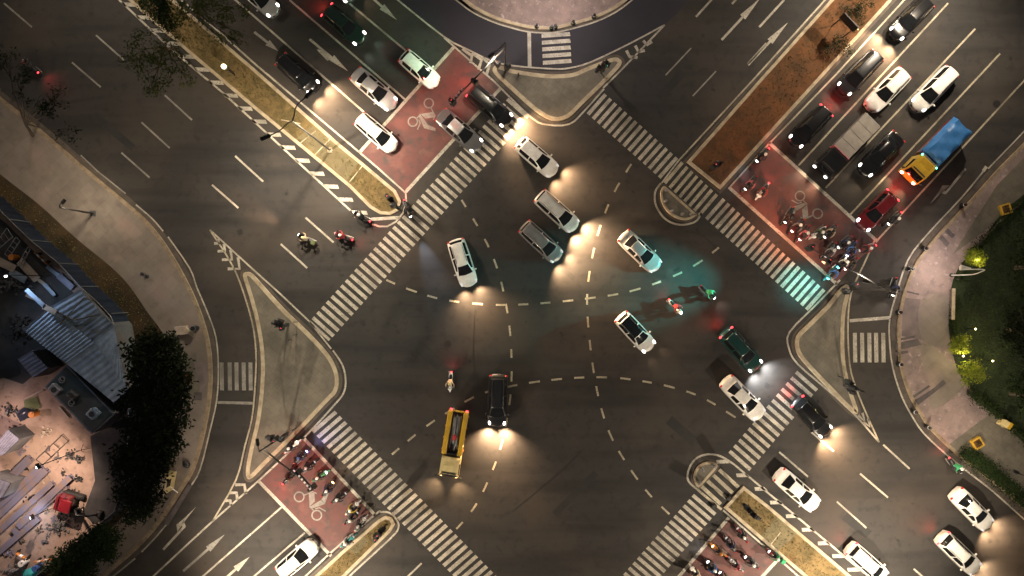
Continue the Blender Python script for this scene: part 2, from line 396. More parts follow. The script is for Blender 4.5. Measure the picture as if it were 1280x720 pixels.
raised("traffic_island", [(873, 609), (867, 600), (868, 590), (874, 581), (884, 577), (895, 579), (896, 584), (885, 597)], M['pave_i'], 3, 3, gut=3)
# medians
MED = {}
MED['tl'] = [(60, -85), (160, 0), (235, 66), (320, 138), (372, 181), (435, 233), (462, 260), (475, 268), (488, 269), (499, 263), (502, 252), (495, 238), (452, 202), (425, 180), (320, 87), (250, 27), (217, -1), (117, -86)]
MED['tr'] = [(858, 203), (950, 98), (1040, -3), (1122, -95), (1200, -95), (1118, -3), (1010, 116), (900, 237)]
MED['br'] = [(904, 634), (929, 607), (960, 631), (1062, 718), (1150, 796), (1090, 793), (1003, 719), (961, 683)]
MED['bl'] = [(473, 649), (482, 644), (490, 647), (494, 655), (489, 664), (432, 720), (350, 800), (300, 805), (395, 718), (430, 686)]
raised("median_strip", MED['tl'], M['turf'], 4, 1, gut=0); raised("median_strip", MED['tr'], M['soil'], 4, 1, gut=4)
raised("median_strip", MED['br'], M['turf'], 4, 1, gut=0); raised("median_strip", MED['bl'], M['turf'], 4, 1, gut=4)
for q in ([(372, 172), (392, 158), (448, 205), (434, 226)], [(949, 671), (971, 645), (996, 666), (970, 690)], ):
    sheet("median_paving", q, .127, M['pave_m'])
sheet("median_paving", [(436, 686), (452, 668), (462, 676), (445, 693)], .127, M['pave_m'])
for q in ([(352, 150), (376, 155)], [(376, 179), (395, 164)], [(394, 194), (415, 172)], [(437, 228), (453, 208)], [(962, 681), (975, 665)]):
    struct(flat_up(MB().strip(W2(q), .09, .133).build("median_joint", M['kerb'])))
# loose stones and clods on the dug-over medians
def scatter_in(poly, n, rng):
    xs = [p[0] for p in poly]; ys = [p[1] for p in poly]; out = []
    while len(out) < n:
        x, y = rng.uniform(min(xs), max(xs)), rng.uniform(min(ys), max(ys)); c = False
        for i in range(len(poly)):
            (x1, y1), (x2, y2) = poly[i], poly[i-1]
            if (y1 > y) != (y2 > y) and x < (x2-x1)*(y-y1)/(y2-y1)+x1: c = not c
        if c: out.append((x, y))
    return out
M['grass'] = mat("grass_blades", (.085, .085, .02), .9, noise=(.7, (.15, .11, .035), .42, .62))
M['grass_dark'] = mat("lawn_blades", (.022, .040, .010), .9, noise=(.8, (.045, .07, .014), .45, .68))
def grass(poly_px, n, z, m, hmax, seed):
    rng = random.Random(seed); b = MB()
    for (x, y) in scatter_in(W2(poly_px), n, rng):
        t = rng.uniform(0, 6.28); h = rng.uniform(.3, 1)*hmax; w = rng.uniform(.02, .06); lx, ly = rng.uniform(-.8, .8)*h, rng.uniform(-.8, .8)*h
        dx, dy = w*math.cos(t), w*math.sin(t)
        b.add([(x-dx, y-dy, z), (x+dx, y+dy, z), (x+lx, y+ly, z+h)], [(0, 1, 2)])
    return struct(b.build("grass", m, smooth=None), "stuff")
grass(inset(MED['tl'], 6), 5200, .122, M['grass'], .17, 1); grass(inset(MED['tr'], 6), 2600, .122, M['grass'], .14, 2)
grass(inset(MED['br'], 5), 1800, .122, M['grass'], .14, 3); grass(inset(MED['bl'], 5), 1300, .122, M['grass'], .15, 4)
grass([(1190, 350), (1222, 305), (1280, 245), (1340, 250), (1340, 560), (1240, 505), (1206, 478), (1190, 440)], 14000, .134, M['grass_dark'], .18, 5)
grass([(0, 220), (95, 300), (165, 362), (210, 425), (205, 470), (150, 420), (90, 350), (0, 270)], 2600, .128, M['grass'], .16, 6)

# ------------------------------------------------------------------ red motorcycle boxes and road markings
RB = {'tl': [(568, 58), (626, 111), (508, 239), (450, 190)], 'tr': [(962, 179), (1096, 301), (1046, 354), (912, 235)],
      'bl': [(322, 602), (380, 548), (468, 643), (413, 694)], 'br': [(911, 648), (971, 701), (840, 850), (775, 800)]}
for k_, q in RB.items(): sheet("motorcycle_box", q, .004, M['red'])
STOPS = [[(568, 58), (449, 191)], [(626, 110), (507, 240)], [(961, 178), (1097, 302)], [(911, 234), (1047, 356)], [(323, 601), (414, 695)], [(379, 547), (469, 644)], [(911, 647), (790, 790)], [(971, 701), (930, 745)]]
for q in STOPS: line(q, 4.0, name="stop_line")
line([(272, 503), (316, 504)], 3.5, name="stop_line", mm='paint_dim'); line([(661.5, 40), (662, 84)], 4.5, name="stop_line"); line([(1062, 401), (1112, 397)], 4.0, name="stop_line")

def zebra(p0, p1, n, vec, th, mm='paint', long=0):
    b = MB(); d = (Vector(p1)-Vector(p0)); st = d/(n-1); u = st.normalized()*th/2
    for i in range(n):
        a = Vector(p0)+st*i; e = a+Vector(vec)
        b.poly(W2([tuple(a-u), tuple(a+u), tuple(e+u), tuple(e-u)]), ZM)
    return struct(flat_up(b.build("zebra_crossing", M[mm])))
zebra((391, 397), (634, 124), 42, (26, 23), 4.6)
zebra((757, 118), (846, 197), 15, (-22, 25), 4.6); zebra((853, 203), (896, 243), 8, (-22, 26), 4.2, 'paint_yellow'); zebra((905, 249), (1030, 362), 21, (-22, 25), 4.6)
zebra((995, 465), (912, 564), 15, (26, 23), 4.6); zebra((899, 587), (877, 608), 4, (24, 22), 4.6, 'paint_yellow'); zebra((866, 619), (752, 749), 21, (28, 24), 4.6)
zebra((420, 515), (640, 740), 36, (-29, 25), 4.8)
for xs, y0, y1, mm in (((277, 287, 295.5, 304.5, 313), 453, 488, 'paint_dim'), ((1068.5, 1077.5, 1086.5, 1095, 1104), 416, 453, 'paint')):
    b = MB()
    for x in xs: b.poly(W2([(x-2.5, y0), (x+2.5, y0), (x+3, y1), (x-2, y1)]), ZM)
    struct(flat_up(b.build("zebra_crossing", M[mm])))
b = MB()
for i in range(5):
    y = 44.5+8.4*i; b.poly(W2([(677+i*.4, y-2), (712+i*.4, y-4.5), (713+i*.4, y+.5), (677+i*.4, y+3)]), ZM)
struct(flat_up(b.build("zebra_crossing", M['paint'])))

def dashes(lst, w, mm='paint', name="lane_marking"):
    b = MB()
    for (x0, y0, x1, y1) in lst: b.strip(W2([(x0, y0), (x1, y1)]), w/S, ZM)
    return struct(flat_up(b.build(name, M[mm])))
dashes([(5, 4, 40, 34), (90, 78, 126, 109), (120, 44, 155, 75), (206, 119, 240, 150), (177, 153, 212, 185), (152, 191, 187, 222), (-60, -50, -27, -22)], 2.2, 'paint_dim')
dashes([(265, 231, 298, 260), (294, 195, 329, 227), (382, 272, 417, 303), (351, 305, 384, 335)], 2.4)
dashes([(870, 21, 890, -1), (935, 80, 958, 54), (949, 34, 980, 0), (915, 5, 930, -12)], 2.6)
dashes([(832, 94, 864, 60), (866, 120, 895, 89)], 1.8, 'paint_dim')
dashes([(974, 565, 1010, 596), (1014, 540, 1042, 564), (1075, 592, 1110, 622), (1104, 556, 1137, 586), (1046, 627, 1083, 660), (1142, 711, 1175, 740)], 2.3)
dashes([(527, 704, 500, 730)], 2.2)
for q in ([(292, -2), (456, 141)], [(362, 0), (507, 125)], [(428, -3), (507, 63)]): line(q, 2.4, name="lane_line")
for q in ([(1185, 4), (998, 207)], [(1219, 36), (1032, 235)], [(1250, 67), (1063, 268)], [(1290, 90), (1096, 301)]): line(q, 2.2, name="lane_line", mm='paint_yellow')
for q in ([(254, 720), (352, 634)], [(318, 720), (381, 666)], [(200, 768), (254, 720)], [(280, 755), (318, 720)]): line(q, 2.2, name="lane_line")
def dash_curve(pts, on, off, w=2.4):
    p = smooth_pts(pts, 24, False); b = MB(); cur = []; t = 0.0
    for i in range(len(p)-1):
        a, c = Vector(p[i]), Vector(p[i+1]); t += (c-a).length
        if (t % (on+off)) < on: cur.append(p[i])
        else:
            if len(cur) > 1: b.strip(W2(cur), w/S, ZM)
            cur = []
    if len(cur) > 1: b.strip(W2(cur), w/S, ZM)
    return struct(flat_up(b.build("turning_guide_line", M['paint_yellow'])))
dash_curve([(577, 250), (605, 297), (622, 337), (632, 378), (638, 420), (639.5, 470), (636, 510), (625, 562), (606, 610), (588, 641), (564, 668)], 14, 14.6)
dash_curve([(789, 205), (768, 240), (752, 278), (741, 318), (735, 355), (734, 385), (737, 425), (743, 470), (752, 512), (765, 548), (785, 582), (810, 616), (838, 644)], 15, 14)
dash_curve([(483, 350), (512, 362), (552, 374), (600, 380), (640, 381), (690, 378), (735, 373), (780, 366), (820, 354), (855, 339), (880, 324), (899, 309)], 14.5, 13.8)
dash_curve([(490, 568), (530, 535), (565, 512), (600, 493), (640, 482.5), (680, 476), (725, 472), (765, 472), (800, 476), (840, 484), (880, 498), (926, 526)], 14.5, 13.8)

# edge lines round islands and medians
line([(147, -2), (217, 64), (282, 119), (347, 179), (438, 263)], 2.4); line([(70, -70), (147, -2)], 2.4)
line([(465, 280), (474, 283), (484, 283), (495, 277), (504, 266), (508, 254), (507, 241), (470, 208), (437, 180), (320, 81), (265, 32), (224, -2), (150, -65)], 2.2)
line([(464, 274), (500, 272)], 4.0)
b = MB()
for i in range(17):
    x, y = 151+18.0*i, 3+16.25*i
    b.poly(W2([(x, y), (x+19, y+.5), (x+21, y+5.5), (x+5, y+5)]), ZM)
struct(flat_up(b.build("hatched_marking", M['paint'])))
line([(1132, -2), (1046, 92), (960, 181), (913, 233)], 2.0, mm='paint_yellow'); line([(1034, -3), (944, 97), (848, 201)], 2.0, mm='paint_yellow')
line([(826, 229), (819, 240), (820, 257), (832, 274), (850, 281), (869, 277), (877, 266)], 2.4, 5)
line([(827, 229), (848, 201)], 2.0)
line([(873, 613), (861, 602), (860, 590), (868, 575), (883, 568), (900, 570), (917, 580)], 2.4, 5); line([(917, 580), (960, 616), (1055, 695), (1130, 758)], 2.3); line([(873, 613), (902, 637)], 3.0, mm='paint_yellow')
line([(904, 638), (960, 687), (1000, 722)], 2.2)
b = MB()
for x, y in ((902, 577), (927, 594), (950, 611), (969, 628), (989, 645), (1009, 662), (1029, 679), (1047, 695), (1066, 712)):
    b.poly(W2([(x-7, y-2), (x+5, y-2.5), (x+10, y+2), (x-6, y+2.5)]), ZM)
struct(flat_up(b.build("hatched_marking", M['paint'])))
line([(412, 692), (469, 643), (476, 640), (487, 641), (496, 650), (498, 660), (487, 674), (437, 720), (380, 775)], 2.2, 3); line([(380, 722), (412, 692)], 2.2)
line([(262, 287), (310, 331), (350, 367), (387, 402), (414, 436)], 2.0); line([(262, 287), (285, 322), (300, 353), (315, 402), (320, 440), (319, 480), (315, 523), (306, 558), (295, 600), (266, 651)], 2.0, 3, mm='paint_yellow')
line([(387, 402), (412, 425)], 3.6); line([(416, 438), (428, 456), (432, 474), (430, 490), (419, 505), (380, 547), (322, 602), (262, 655), (192, 720), (150, 760)], 2.2, 3)
for x, y, s, a in ((272, 303, 5, 41), (279, 312, 8, 41), (287, 322, 11, 41), (296, 333, 13, 41), (302, 610, 11, -49), (293, 619, 8, -49), (286, 628, 6, -49)):
    t = R(a); f = lambda u, v: (x+u*math.cos(t)-v*math.sin(t), y+u*math.sin(t)+v*math.cos(t))
    line([f(-s*.5, -s*.75), f(s*.35, 0), f(-s*.5, s*.75)], 3.6, name="chevron_marking") if a > 0 else line([f(-s*.2, -s*.8), f(s*.5, 0), f(-s*.2, s*.8)], 3.8, name="chevron_marking")
line([(496, -1), (555, 46), (585, 62), (612, 75), (640, 82), (690, 86), (712, 85), (740, 77), (790, 53), (831, 31)], 2.0, 3); line([(831, 31), (777, 87), (754, 110)], 2.2); line([(555, 47), (590, 78), (618, 102)], 2.2); line([(618, 102), (664, 147), (685, 156), (712, 155), (730, 139), (755, 111)], 2.2, 3)
for q in ([(578, 61), (590, 70), (588, 79)], [(590, 66), (602, 75), (598, 87)], [(602, 71), (612, 80), (608, 94)], [(783, 63), (787, 71), (797, 72)], [(794, 57), (798, 65), (806, 63)], [(804, 51), (809, 56), (815, 52)]): line(q, 3.8, name="chevron_marking")
line([(1093, 301), (1080, 330), (1064, 366), (1060, 405), (1062, 455), (1070, 485), (1082, 515), (1099, 553)], 2.0, 3, mm='paint_yellow'); line([(1050, 350), (1018, 383), (987, 415), (986, 435), (997, 455), (1034, 487), (1070, 520), (1099, 553)], 2.2, 3)
for q in ([(1073, 519), (1081, 527), (1078, 516)], [(1079, 527), (1087, 533), (1085, 523)]): line(q, 3.4, name="chevron_marking")
# pavement edge lines on the road
line([(-20, 95), (0, 112)], 1.6); line([(101, 194), (122, 214), (157, 242)], 1.6, mm='paint_dim'); line([(170, 256), (190, 273), (204, 289)], 1.8, 3); line([(210, 296), (237, 335), (246, 359), (260, 392), (270, 422), (273, 460), (271, 500), (262, 540), (250, 587), (237, 610), (207, 657), (177, 690)], 1.8, 3); line([(169, 698), (142, 720), (110, 748)], 2.0)
line([(548, -16), (570, 0), (590, 15), (615, 27), (640, 35), (662, 40), (690, 41), (715, 36), (745, 27), (770, 15), (790, 0), (810, -18)], 1.8, 3)
line([(1300, 143), (1267, 178), (1235, 211)], 1.8); line([(1230, 213), (1202, 247), (1160, 292), (1135, 325), (1119, 372), (1112, 400), (1112, 427), (1116, 460), (1127, 495), (1140, 520), (1155, 542), (1185, 570), (1210, 590), (1242, 615), (1290, 658)], 2.0, 3)
line([(1229, 214), (1233, 208)], 4)

def arrow(tail, tip, side=0, mm='paint', head=.45, w=3.0):
    a, t = Vector(tail), Vector(tip); d = (t-a); L = d.length; d.normalize(); n = Vector((-d.y, d.x)); hb = t-d*L*head; b = MB()
    P = lambda v: tuple(v)
    b.poly(W2([P(a-n*w/2), P(a+n*w/2), P(hb+n*w/2), P(hb-n*w/2)]), ZM)
    if side == 0: b.poly(W2([P(hb-n*4.3), P(hb+n*4.3), P(t)]), ZM)
    else:
        b.poly(W2([P(hb-n*w/2*side), P(hb+d*3-n*w/2*side), P(hb+n*7*side+d*7), P(hb+n*3*side)]), ZM)
        b.poly(W2([P(hb+n*2*side-d*9), P(hb+n*9*side-d*3), P(hb+n*7.5*side+d*6), P(t+n*6*side), P(hb+n*4*side+d*4)]), ZM)
    return struct(flat_up(b.build("turn_arrow", M[mm])))
arrow((455, -12), (496, 25)); arrow((387, 49), (435, 89), 0, head=.42); arrow((318, 40), (348, 64), mm='paint_dim'); arrow((902, 50), (950, -2)); arrow((935, 81), (985, 28))
b = MB(); b.poly(W2([(396, 62), (404, 62), (414, 74), (409, 76)]), ZM+.004); struct(flat_up(b.build("turn_arrow", M['paint'])))
arrow((1207, 211), (1167, 259), 1, 'paint_dim', .4); arrow((204, 687), (250, 637), -1, head=.45); arrow((229, 714), (281, 668), 0, 'paint_dim', .4); arrow((274, 730), (312, 696), 0)

def bike_mark(r1, r2):
    a0, b0 = Vector((374, 621)), Vector((396, 644)); a1, b1 = Vector(r1), Vector(r2); u, v = b0-a0, b1-a1
    s = v.length/u.length; th = math.atan2(v.y, v.x)-math.atan2(u.y, u.x)
    def T(p):
        q = Vector(p)-a0; q = Vector(rot2(q, th))*s; return (q.x+a1.x, q.y+a1.y)
    b = MB()
    for c in (a0, b0): b.strip(W2([T((c.x+6*math.cos(t*.3142), c.y+6*math.sin(t*.3142))) for t in range(20)]), 1.7/S, ZM, True)
    for q in ([(386, 617), (393, 615.5), (393.5, 627), (387, 633)], [(388, 633), (402, 624.5), (406, 630), (389, 636)], [(401, 626), (406, 630), (411, 616), (407.5, 615)]):
        b.poly(W2([T(p) for p in q]), ZM)
    b.strip(W2([T(p) for p in ((380, 619), (391, 614.5), (396, 617))]), 1.5/S, ZM+.004); b.strip(W2([T(p) for p in ((394, 636), (399, 634.5), (407, 639))]), 1.5/S, ZM+.004); b.strip(W2([T(p) for p in ((387, 633), (392, 638))]), 1.5/S, ZM+.004)
    return struct(flat_up(b.build("motorcycle_symbol", M['paint_dim'])))
bike_mark((374, 621), (396, 644)); bike_mark((536, 129), (516, 152)); bike_mark((1022, 267), (1000, 245))
# manhole covers and tar seams
M['cover_iron'] = mat("cast_iron_cover", (.020, .019, .018), .6, .4, noise=(5, (.032, .030, .028), .4, .66)); M['tar'] = mat("tar", (.010, .010, .010), .5, noise=(3, (.016, .015, .015), .4, .66))
for x, y, r in ((1246, 130, 5), (710, 300, 4), (560, 430, 4.5), (820, 560, 4.5), (300, 290, 4), (980, 330, 4)):
    struct(flat_up(MB().poly([(G(x, y).x+r/S*math.cos(t*.35), G(x, y).y+r/S*math.sin(t*.35)) for t in range(18)], .004).build("manhole_cover", M['cover_iron'])))
for q in ([(860, 288), (880, 296), (905, 322), (935, 350), (960, 368)], [(594, 385), (592, 440), (596, 490)], [(730, 560), (700, 590), (640, 640)]):
    struct(flat_up(MB().strip(W2(smooth_pts(q, 6, False)), .07, .004).build("tar_seam", M['tar'])))
# patched trenches in the asphalt
M['patch'] = mat("patched_asphalt", (.016, .016, .016), .85, noise=(.8, (.022, .021, .020), .4, .65), bump=(50, .3))
for q in ([(664, 300), (720, 346), (716, 351), (660, 305)], [(520, 420), (556, 452), (546, 463), (510, 431)], [(840, 520), (872, 548), (864, 557), (832, 529)], [(690, 640), (742, 588), (748, 594), (696, 646)], [(120, 140), (170, 182), (164, 189), (114, 147)], [(1060, 640), (1090, 664), (1082, 673), (1052, 649)], [(820, 120), (850, 86), (858, 93), (828, 127)]): sheet("asphalt_patch", q, .004, M['patch'])
# ------------------------------------------------------------------ cars
SHAPES = {  # rear-glass base, roof rear, roof front, windscreen base (fractions of length), roof, belt, nose height, roof half-width factor
    'sedan': dict(g=(.15, .31, .54, .755), Hr=1.46, zb=.93, zf=.70, rw=.54, side=(.30, .60)),
    'hatch': dict(g=(.025, .14, .53, .755), Hr=1.50, zb=.94, zf=.72, rw=.55, side=(.14, .60)),
    'suv': dict(g=(.025, .11, .55, .755), Hr=1.72, zb=1.06, zf=.86, rw=.56, side=(.11, .60)),
    'mpv': dict(g=(.015, .08, .60, .81), Hr=1.72, zb=1.02, zf=.80, rw=.58, side=(.085, .66)),
}
MESH = {}
def car_meshes(kind, L, Wd):
    key = (kind, round(L, 2), round(Wd, 2))
    if key in MESH: return MESH[key]
    s = SHAPES[kind]; r0, rr, rf, wb = s['g']; Hr, zb, zf, rw = s['Hr'], s['zb'], s['zf'], s['rw']
    e = .014; mid = (s['side'][0]+s['side'][1])*.5+.03
    xs = sorted({0, .008, .03, .07, r0, r0+e, rr-e, rr, (rr+s['side'][0])/2+.001, s['side'][0]+.02, mid-.012, mid+.012, rf-.03, rf, rf+e, (rf+wb)/2, wb-e, wb, wb+.02, (wb+1)/2, .90, .95, .98, .993, 1.0})
    def lerp(a, b, t): return a+(b-a)*max(0, min(1, t))
    def zbelt(x):
        if x >= wb: 
            z = lerp(zb, zf+.06, (x-wb)/(1-wb)); return z-.20*max(0, (x-.93)/.07)**2
        z = zb-.03*max(0, (.12-x)/.12)-.16*max(0, (.03-x)/.03)**1.5
        return z
    def ztop(x):
        if r0 <= x <= rr: return lerp(zbelt(r0)+.02, Hr-.03, ((x-r0)/(rr-r0))**.85)
        if rr < x < rf: t = (x-rr)/(rf-rr); return Hr-.03+.05*math.sin(math.pi*min(1, t*.9+.05))
        if rf <= x <= wb: return lerp(Hr-.03, zbelt(wb)+.02, ((x-rf)/(wb-rf))**1.08)
        return zbelt(x)
    def half(x):
        t = 1.0
        if x < .30: t = 1-.10*((.30-x)/.30)**2-.10*max(0, (.035-x)/.035)**2
        if x > .70: t = 1-.085*((x-.70)/.30)**2-.22*max(0, (x-.93)/.07)**2
        return Wd/2*t
    def bulge(x):
        if x > .9: return .22*((x-.9)/.1)
        if x < .05: return -.10*((.05-x)/.05)
        if rf-.05 < x < wb+.05: return .20*lerp(.45, 1, (x-rf)/(wb-rf))
        if x < rr+.05 and x > r0-.02: return -.08
        return 0
    NP = 9; grid = []
    for x in xs:
        w, b_, zt = half(x), zbelt(x), ztop(x); cab = zt > b_+.045
        k = min(1, max(0, (zt-b_)/max(.01, Hr-zb))); wr = Wd/2*lerp(.80, rw, k)
        if cab: col = [(.88*w, .22), (w, .42), (w, b_-.15), (.955*w, b_), (lerp(.86, .885, k)*w, b_+.02*k), (wr+.045, lerp(b_, zt-.075, .98)), (wr-.03, zt-.012), (wr*.5, zt+.012), (0, zt+.018)]
        else: col = [(.88*w, .22), (w, .42), (w, b_-.15), (.955*w, b_-.035), (.86*w, b_), (.78*w, b_+.012), (.70*w, b_+.018), (.38*w, b_+.034), (0, b_+.04)]
        row = []
        for y, z in col: row.append((x*L-L/2+bulge(x)*(1-(y/max(w, .01))**2), y, z))
        grid.append(row)
    n = len(xs); parts = {k: MB() for k in ('body', 'roof', 'windshield', 'rear_window', 'sw-10', 'sw-11', 'sw10', 'sw11')}
    def which(i, j, sgn):
        c = (xs[i]+xs[i+1])/2
        if j >= 6 and rf+e*.5 < c < wb-e*.5: return 'windshield'
        if j >= 6 and r0+e*.5 < c < rr-e*.5: return 'rear_window'
        if j == 4 and s['side'][0] < c < rf+.0 and not (mid-.012 < c < mid+.012): return 'sw%d%d' % (sgn, c > mid)
        if j == 4 and rf < c < (rf+wb)/2: return 'sw%d1' % sgn
        if j >= 5 and rr < c < rf: return 'roof'
        return 'body'
    for sgn in (1, -1):
        for i in range(n-1):
            for j in range(NP-1):
                q = [grid[i][j], grid[i+1][j], grid[i+1][j+1], grid[i][j+1]]
                q = [(x, y*sgn, z) for x, y, z in q]
                if sgn < 0: q = q[::-1]
                parts[which(i, j, sgn)].add(q, [(0, 1, 2, 3)])
        for i, fl in ((0, 1), (n-1, -1)):
            ring = [(x, y*sgn, z) for x, y, z in grid[i]]; ring.append((ring[-1][0], 0, .22))
            parts['body'].add(ring if sgn*fl > 0 else ring[::-1], [tuple(range(len(ring)))])
    out = []
    def fin(nm, mb, smooth=40):
        me = mb.mesh(nm, None); bm = bmesh.new(); bm.from_mesh(me); bmesh.ops.remove_doubles(bm, verts=bm.verts, dist=.0008)
        bmesh.ops.dissolve_degenerate(bm, edges=bm.edges, dist=.0004); bmesh.ops.recalc_face_normals(bm, faces=bm.faces) if nm == 'body' else None
        bm.to_mesh(me); bm.free()
        for p in me.polygons: p.use_smooth = True
        me.set_sharp_from_angle(angle=R(smooth)); return me
    for k_ in parts:
        nm = 'side_window' if k_[:2] == 'sw' else k_
        if parts[k_].f: out.append((nm, fin(nm, parts[k_]), nm))
    fx = .945; zl = zbelt(fx)-.035
    for sg in (1, -1):
        y = half(fx)*.80*sg
        m = MB(); m.ball((fx*L-L/2+.02, y, zl), (.25, .13, .09)); out.append(('headlight', m.mesh('headlight', 60), 'head'))
        y = half(.02)*.86*sg
        m = MB(); m.ball((.022*L-L/2-.02, y, zb-.10), (.11, .16, .11)); out.append(('taillight', m.mesh('taillight', 60), 'tail'))
        m = MB(); xm = (wb-.035)*L-L/2; wm = half(wb)
        m.bbox((xm, (wm+.10)*sg, zb+.03), (.14, .22, .15), .04); m.box((xm, (wm-.01)*sg, zb+.0), (.06, .12, .05)); out.append(('mirror', m.mesh('mirror', 40), 'mirror'))
        for fxw in (.18, .815):
            m = MB(); m.torus((0, 0, 0), .235, .085, 'Y', 20, 8, 1.15); out.append(('wheel', m.mesh('wheel', 60), 'tyre', (fxw*L-L/2, (Wd/2-.135)*sg, .32)))
            m = MB(); m.tube([(0, -.03*sg, 0), (0, .07*sg, 0)], [.19, .17], 14); out.append(('rim', m.mesh('rim', 40), 'rim'))
    m = MB(); m.bbox((L/2-.02+.12, 0, .47), (.10, Wd*.52, .16), .02); out.append(('grille', m.mesh('grille', 40), 'trim'))
    if kind in ('suv', 'mpv'):
        for sg in (1, -1):
            m = MB(); x0, x1 = (rr+.03)*L-L/2, (rf-.04)*L-L/2; y = (Wd/2*rw-.02)*sg
            m.tube([(x0, y, Hr-.035), (x0+.12, y, Hr+.035), (x1-.12, y, Hr+.035), (x1, y, Hr-.035)], .022, 6); out.append(('roof_rail', m.mesh('roof_rail', 60), 'trim'))
    MESH[key] = out; return out

def put(name, me, mt, parent, loc=(0, 0, 0)):
    o = bpy.data.objects.new(name, me); o.location = loc; link(o, parent)
    if not me.materials: me.materials.append(mt)
    o.material_slots[0].link = 'OBJECT'; o.material_slots[0].material = mt; return o

def car(px, d, kind, L, Wd, paint_, label, group, head='head_dim', tail='tail_dim', roof=None, sun=False, beam=0, bcol=(1, .70, .43), cat='car', hz=.8):
    p = G(px[0], px[1], hz); t = empty(cat.replace(' ', '_') if cat != 'car' else 'car', (p.x, p.y, 0), math.atan2(-d[1], d[0])); tag(t, label, cat, group)
    wheel = None
    for it in car_meshes(kind, L, Wd):
        nm, me, role = it[:3]
        mt = {'body': PT[paint_], 'roof': PT[roof or paint_], 'head': M[head], 'tail': M[tail], 'mirror': PT[paint_], 'tyre': M['rubber'], 'rim': M['rim'], 'trim': M['trim']}.get(role, M['glass'])
        if nm == 'rim': put(nm, me, mt, wheel)
        else:
            o = put(nm, me, mt, t, it[3] if len(it) > 3 else (0, 0, 0))
            if nm == 'wheel': wheel = o
    if beam:
        for sg in (1, -1): 
            spot("headlight_beam", (L/2+.16, Wd*.36*sg, .62), (1, .06*sg, -.19), beam*1.2, bcol, 66, t, 1.0, .12)
            if beam >= 150: spot("headlight_spill", (L/2+.16, Wd*.36*sg, .62), (1, .12*sg, -.09), beam*11, (bcol[0], bcol[1]*.90, bcol[2]*.80), 120, t, 1.0, .12)
    if tail == 'tail_on': spot("taillight_glow", (-L/2-.22, 0, .85), (-1, 0, -.45), 330 if group is gB else 110, (1, .07, .05), 130, t, .9, .2)
    return t

DA = (.755, .656)      # down the road from the upper left
DB = (-.70, .714)      # down the road from the upper right
gA, gX, gB, gC, gD = "cars queuing beside the upper left median", "cars crossing the middle of the junction", "cars queuing beside the upper right median", "cars leaving beside the lower right median", "vehicles queuing at the lower left stop line"
car((322, -4), DA, 'hatch', 4.2, 1.78, 'silver', "silver car cut by the top edge of the picture, nearest the upper left median tree", gA, 'head_on')
car((418, -22), DA, 'hatch', 4.2, 1.78, 'grey', "car almost wholly above the picture, only its lit headlight showing by the lane arrow", gA, 'head_on', beam=50)
car((430, 31), DA, 'suv', 4.35, 1.85, 'bottle', "dark green SUV with red tail lights and greenish headlights, near the slip road", gA, 'head_on', 'tail_on', beam=60, bcol=(.75, 1, .85))
car((372, 92), DA, 'mpv', 4.3, 1.80, 'black', "black people carrier with dazzling headlights right beside the upper left median and lamp arm", gA, 'head_on', beam=190)
car((467, 111), DA, 'sedan', 4.75, 1.82, 'silver', "silver saloon with dark rear window, behind the stop line between two white cars", gA, 'head_on', beam=60, sun=True)
car((470, 166), DA, 'mpv', 4.25, 1.76, 'white', "white boxy people carrier straddling the stop line beside the upper left median", gA)
car((524, 86), DA, 'hatch', 4.05, 1.76, 'white', "white hatchback tinted green, nosing into the red box near the curved slip road", gA)
car((574, 163), DA, 'sedan', 4.75, 1.82, 'grey', "dark grey saloon with a pale roof, rolling from the red box onto the zebra", gX, 'head_on', beam=70, roof='silver')
car((612, 132), DA, 'mpv', 4.6, 1.84, 'black', "long black people carrier under the signal arm, headlights on the upper zebra crossing", gX, 'head_on', 'tail_on', beam=330)
car((671, 196), DA, 'hatch', 4.35, 1.80, 'white', "white hatchback just past the upper traffic island, first of the three in its file", gX, beam=150)
car((696, 264), (.74, .67), 'mpv', 4.55, 1.82, 'pearl', "cream people carrier beside a grey one, with warm light pooling before its bonnet", gX, beam=420, sun=True)
car((676, 302), (.73, .68), 'mpv', 4.45, 1.78, 'steelgrey', "grey people carrier with pale bonnet edge, running alongside the cream people carrier", gX, beam=200)
car((578, 328), (.30, .954), 'suv', 4.4, 1.84, 'white', "white SUV turning alone toward the bottom, between zebra crossing and dashed guide line", gX, beam=170)
car((800, 314), (.72, .69), 'sedan', 4.5, 1.78, 'silver', "silver saloon with dark front and rear windows, cyan light before its nose", gX, beam=70, bcol=(.5, 1, .92))  # cyan bcol puts the green signal's spill into the headlight beam
car((794, 415), (.68, .73), 'suv', 4.1, 1.78, 'white', "white SUV with a black roof in the middle of the right half", gX, 'head_on', beam=60, roof='black', tail='tail_dim')
car((926, 437), (.66, .75), 'suv', 4.5, 1.84, 'petrol', "dark teal SUV with red tail lamps, ahead of the white saloon near the island", gX, 'head_on', 'tail_on', beam=150, bcol=(.8, .9, 1))
car((929, 498), (.69, .72), 'sedan', 4.75, 1.84, 'white', "white saloon with black window surrounds, front wheels at the lower right zebra crossing", gX, beam=60)
car((1015, 521), (.68, .73), 'hatch', 4.2, 1.78, 'black', "black hatchback with red tail lamps leaving the lower right zebra crossing", gC, 'head_on', 'tail_on', beam=260)
car((997, 613), DA, 'sedan', 4.75, 1.84, 'white', "plain white saloon passing the hatched edge of the lower right median", gC)
car((1216, 637), (.70, .71), 'sedan', 4.5, 1.80, 'white', "white saloon with a large black windscreen, by the right kerb line", gC, beam=170, sun=True)
car((1199, 692), (.72, .69), 'suv', 4.55, 1.82, 'pearl', "white SUV with roof rails and red rear lamps, near the bottom right corner", gC, tail='tail_on', beam=200)
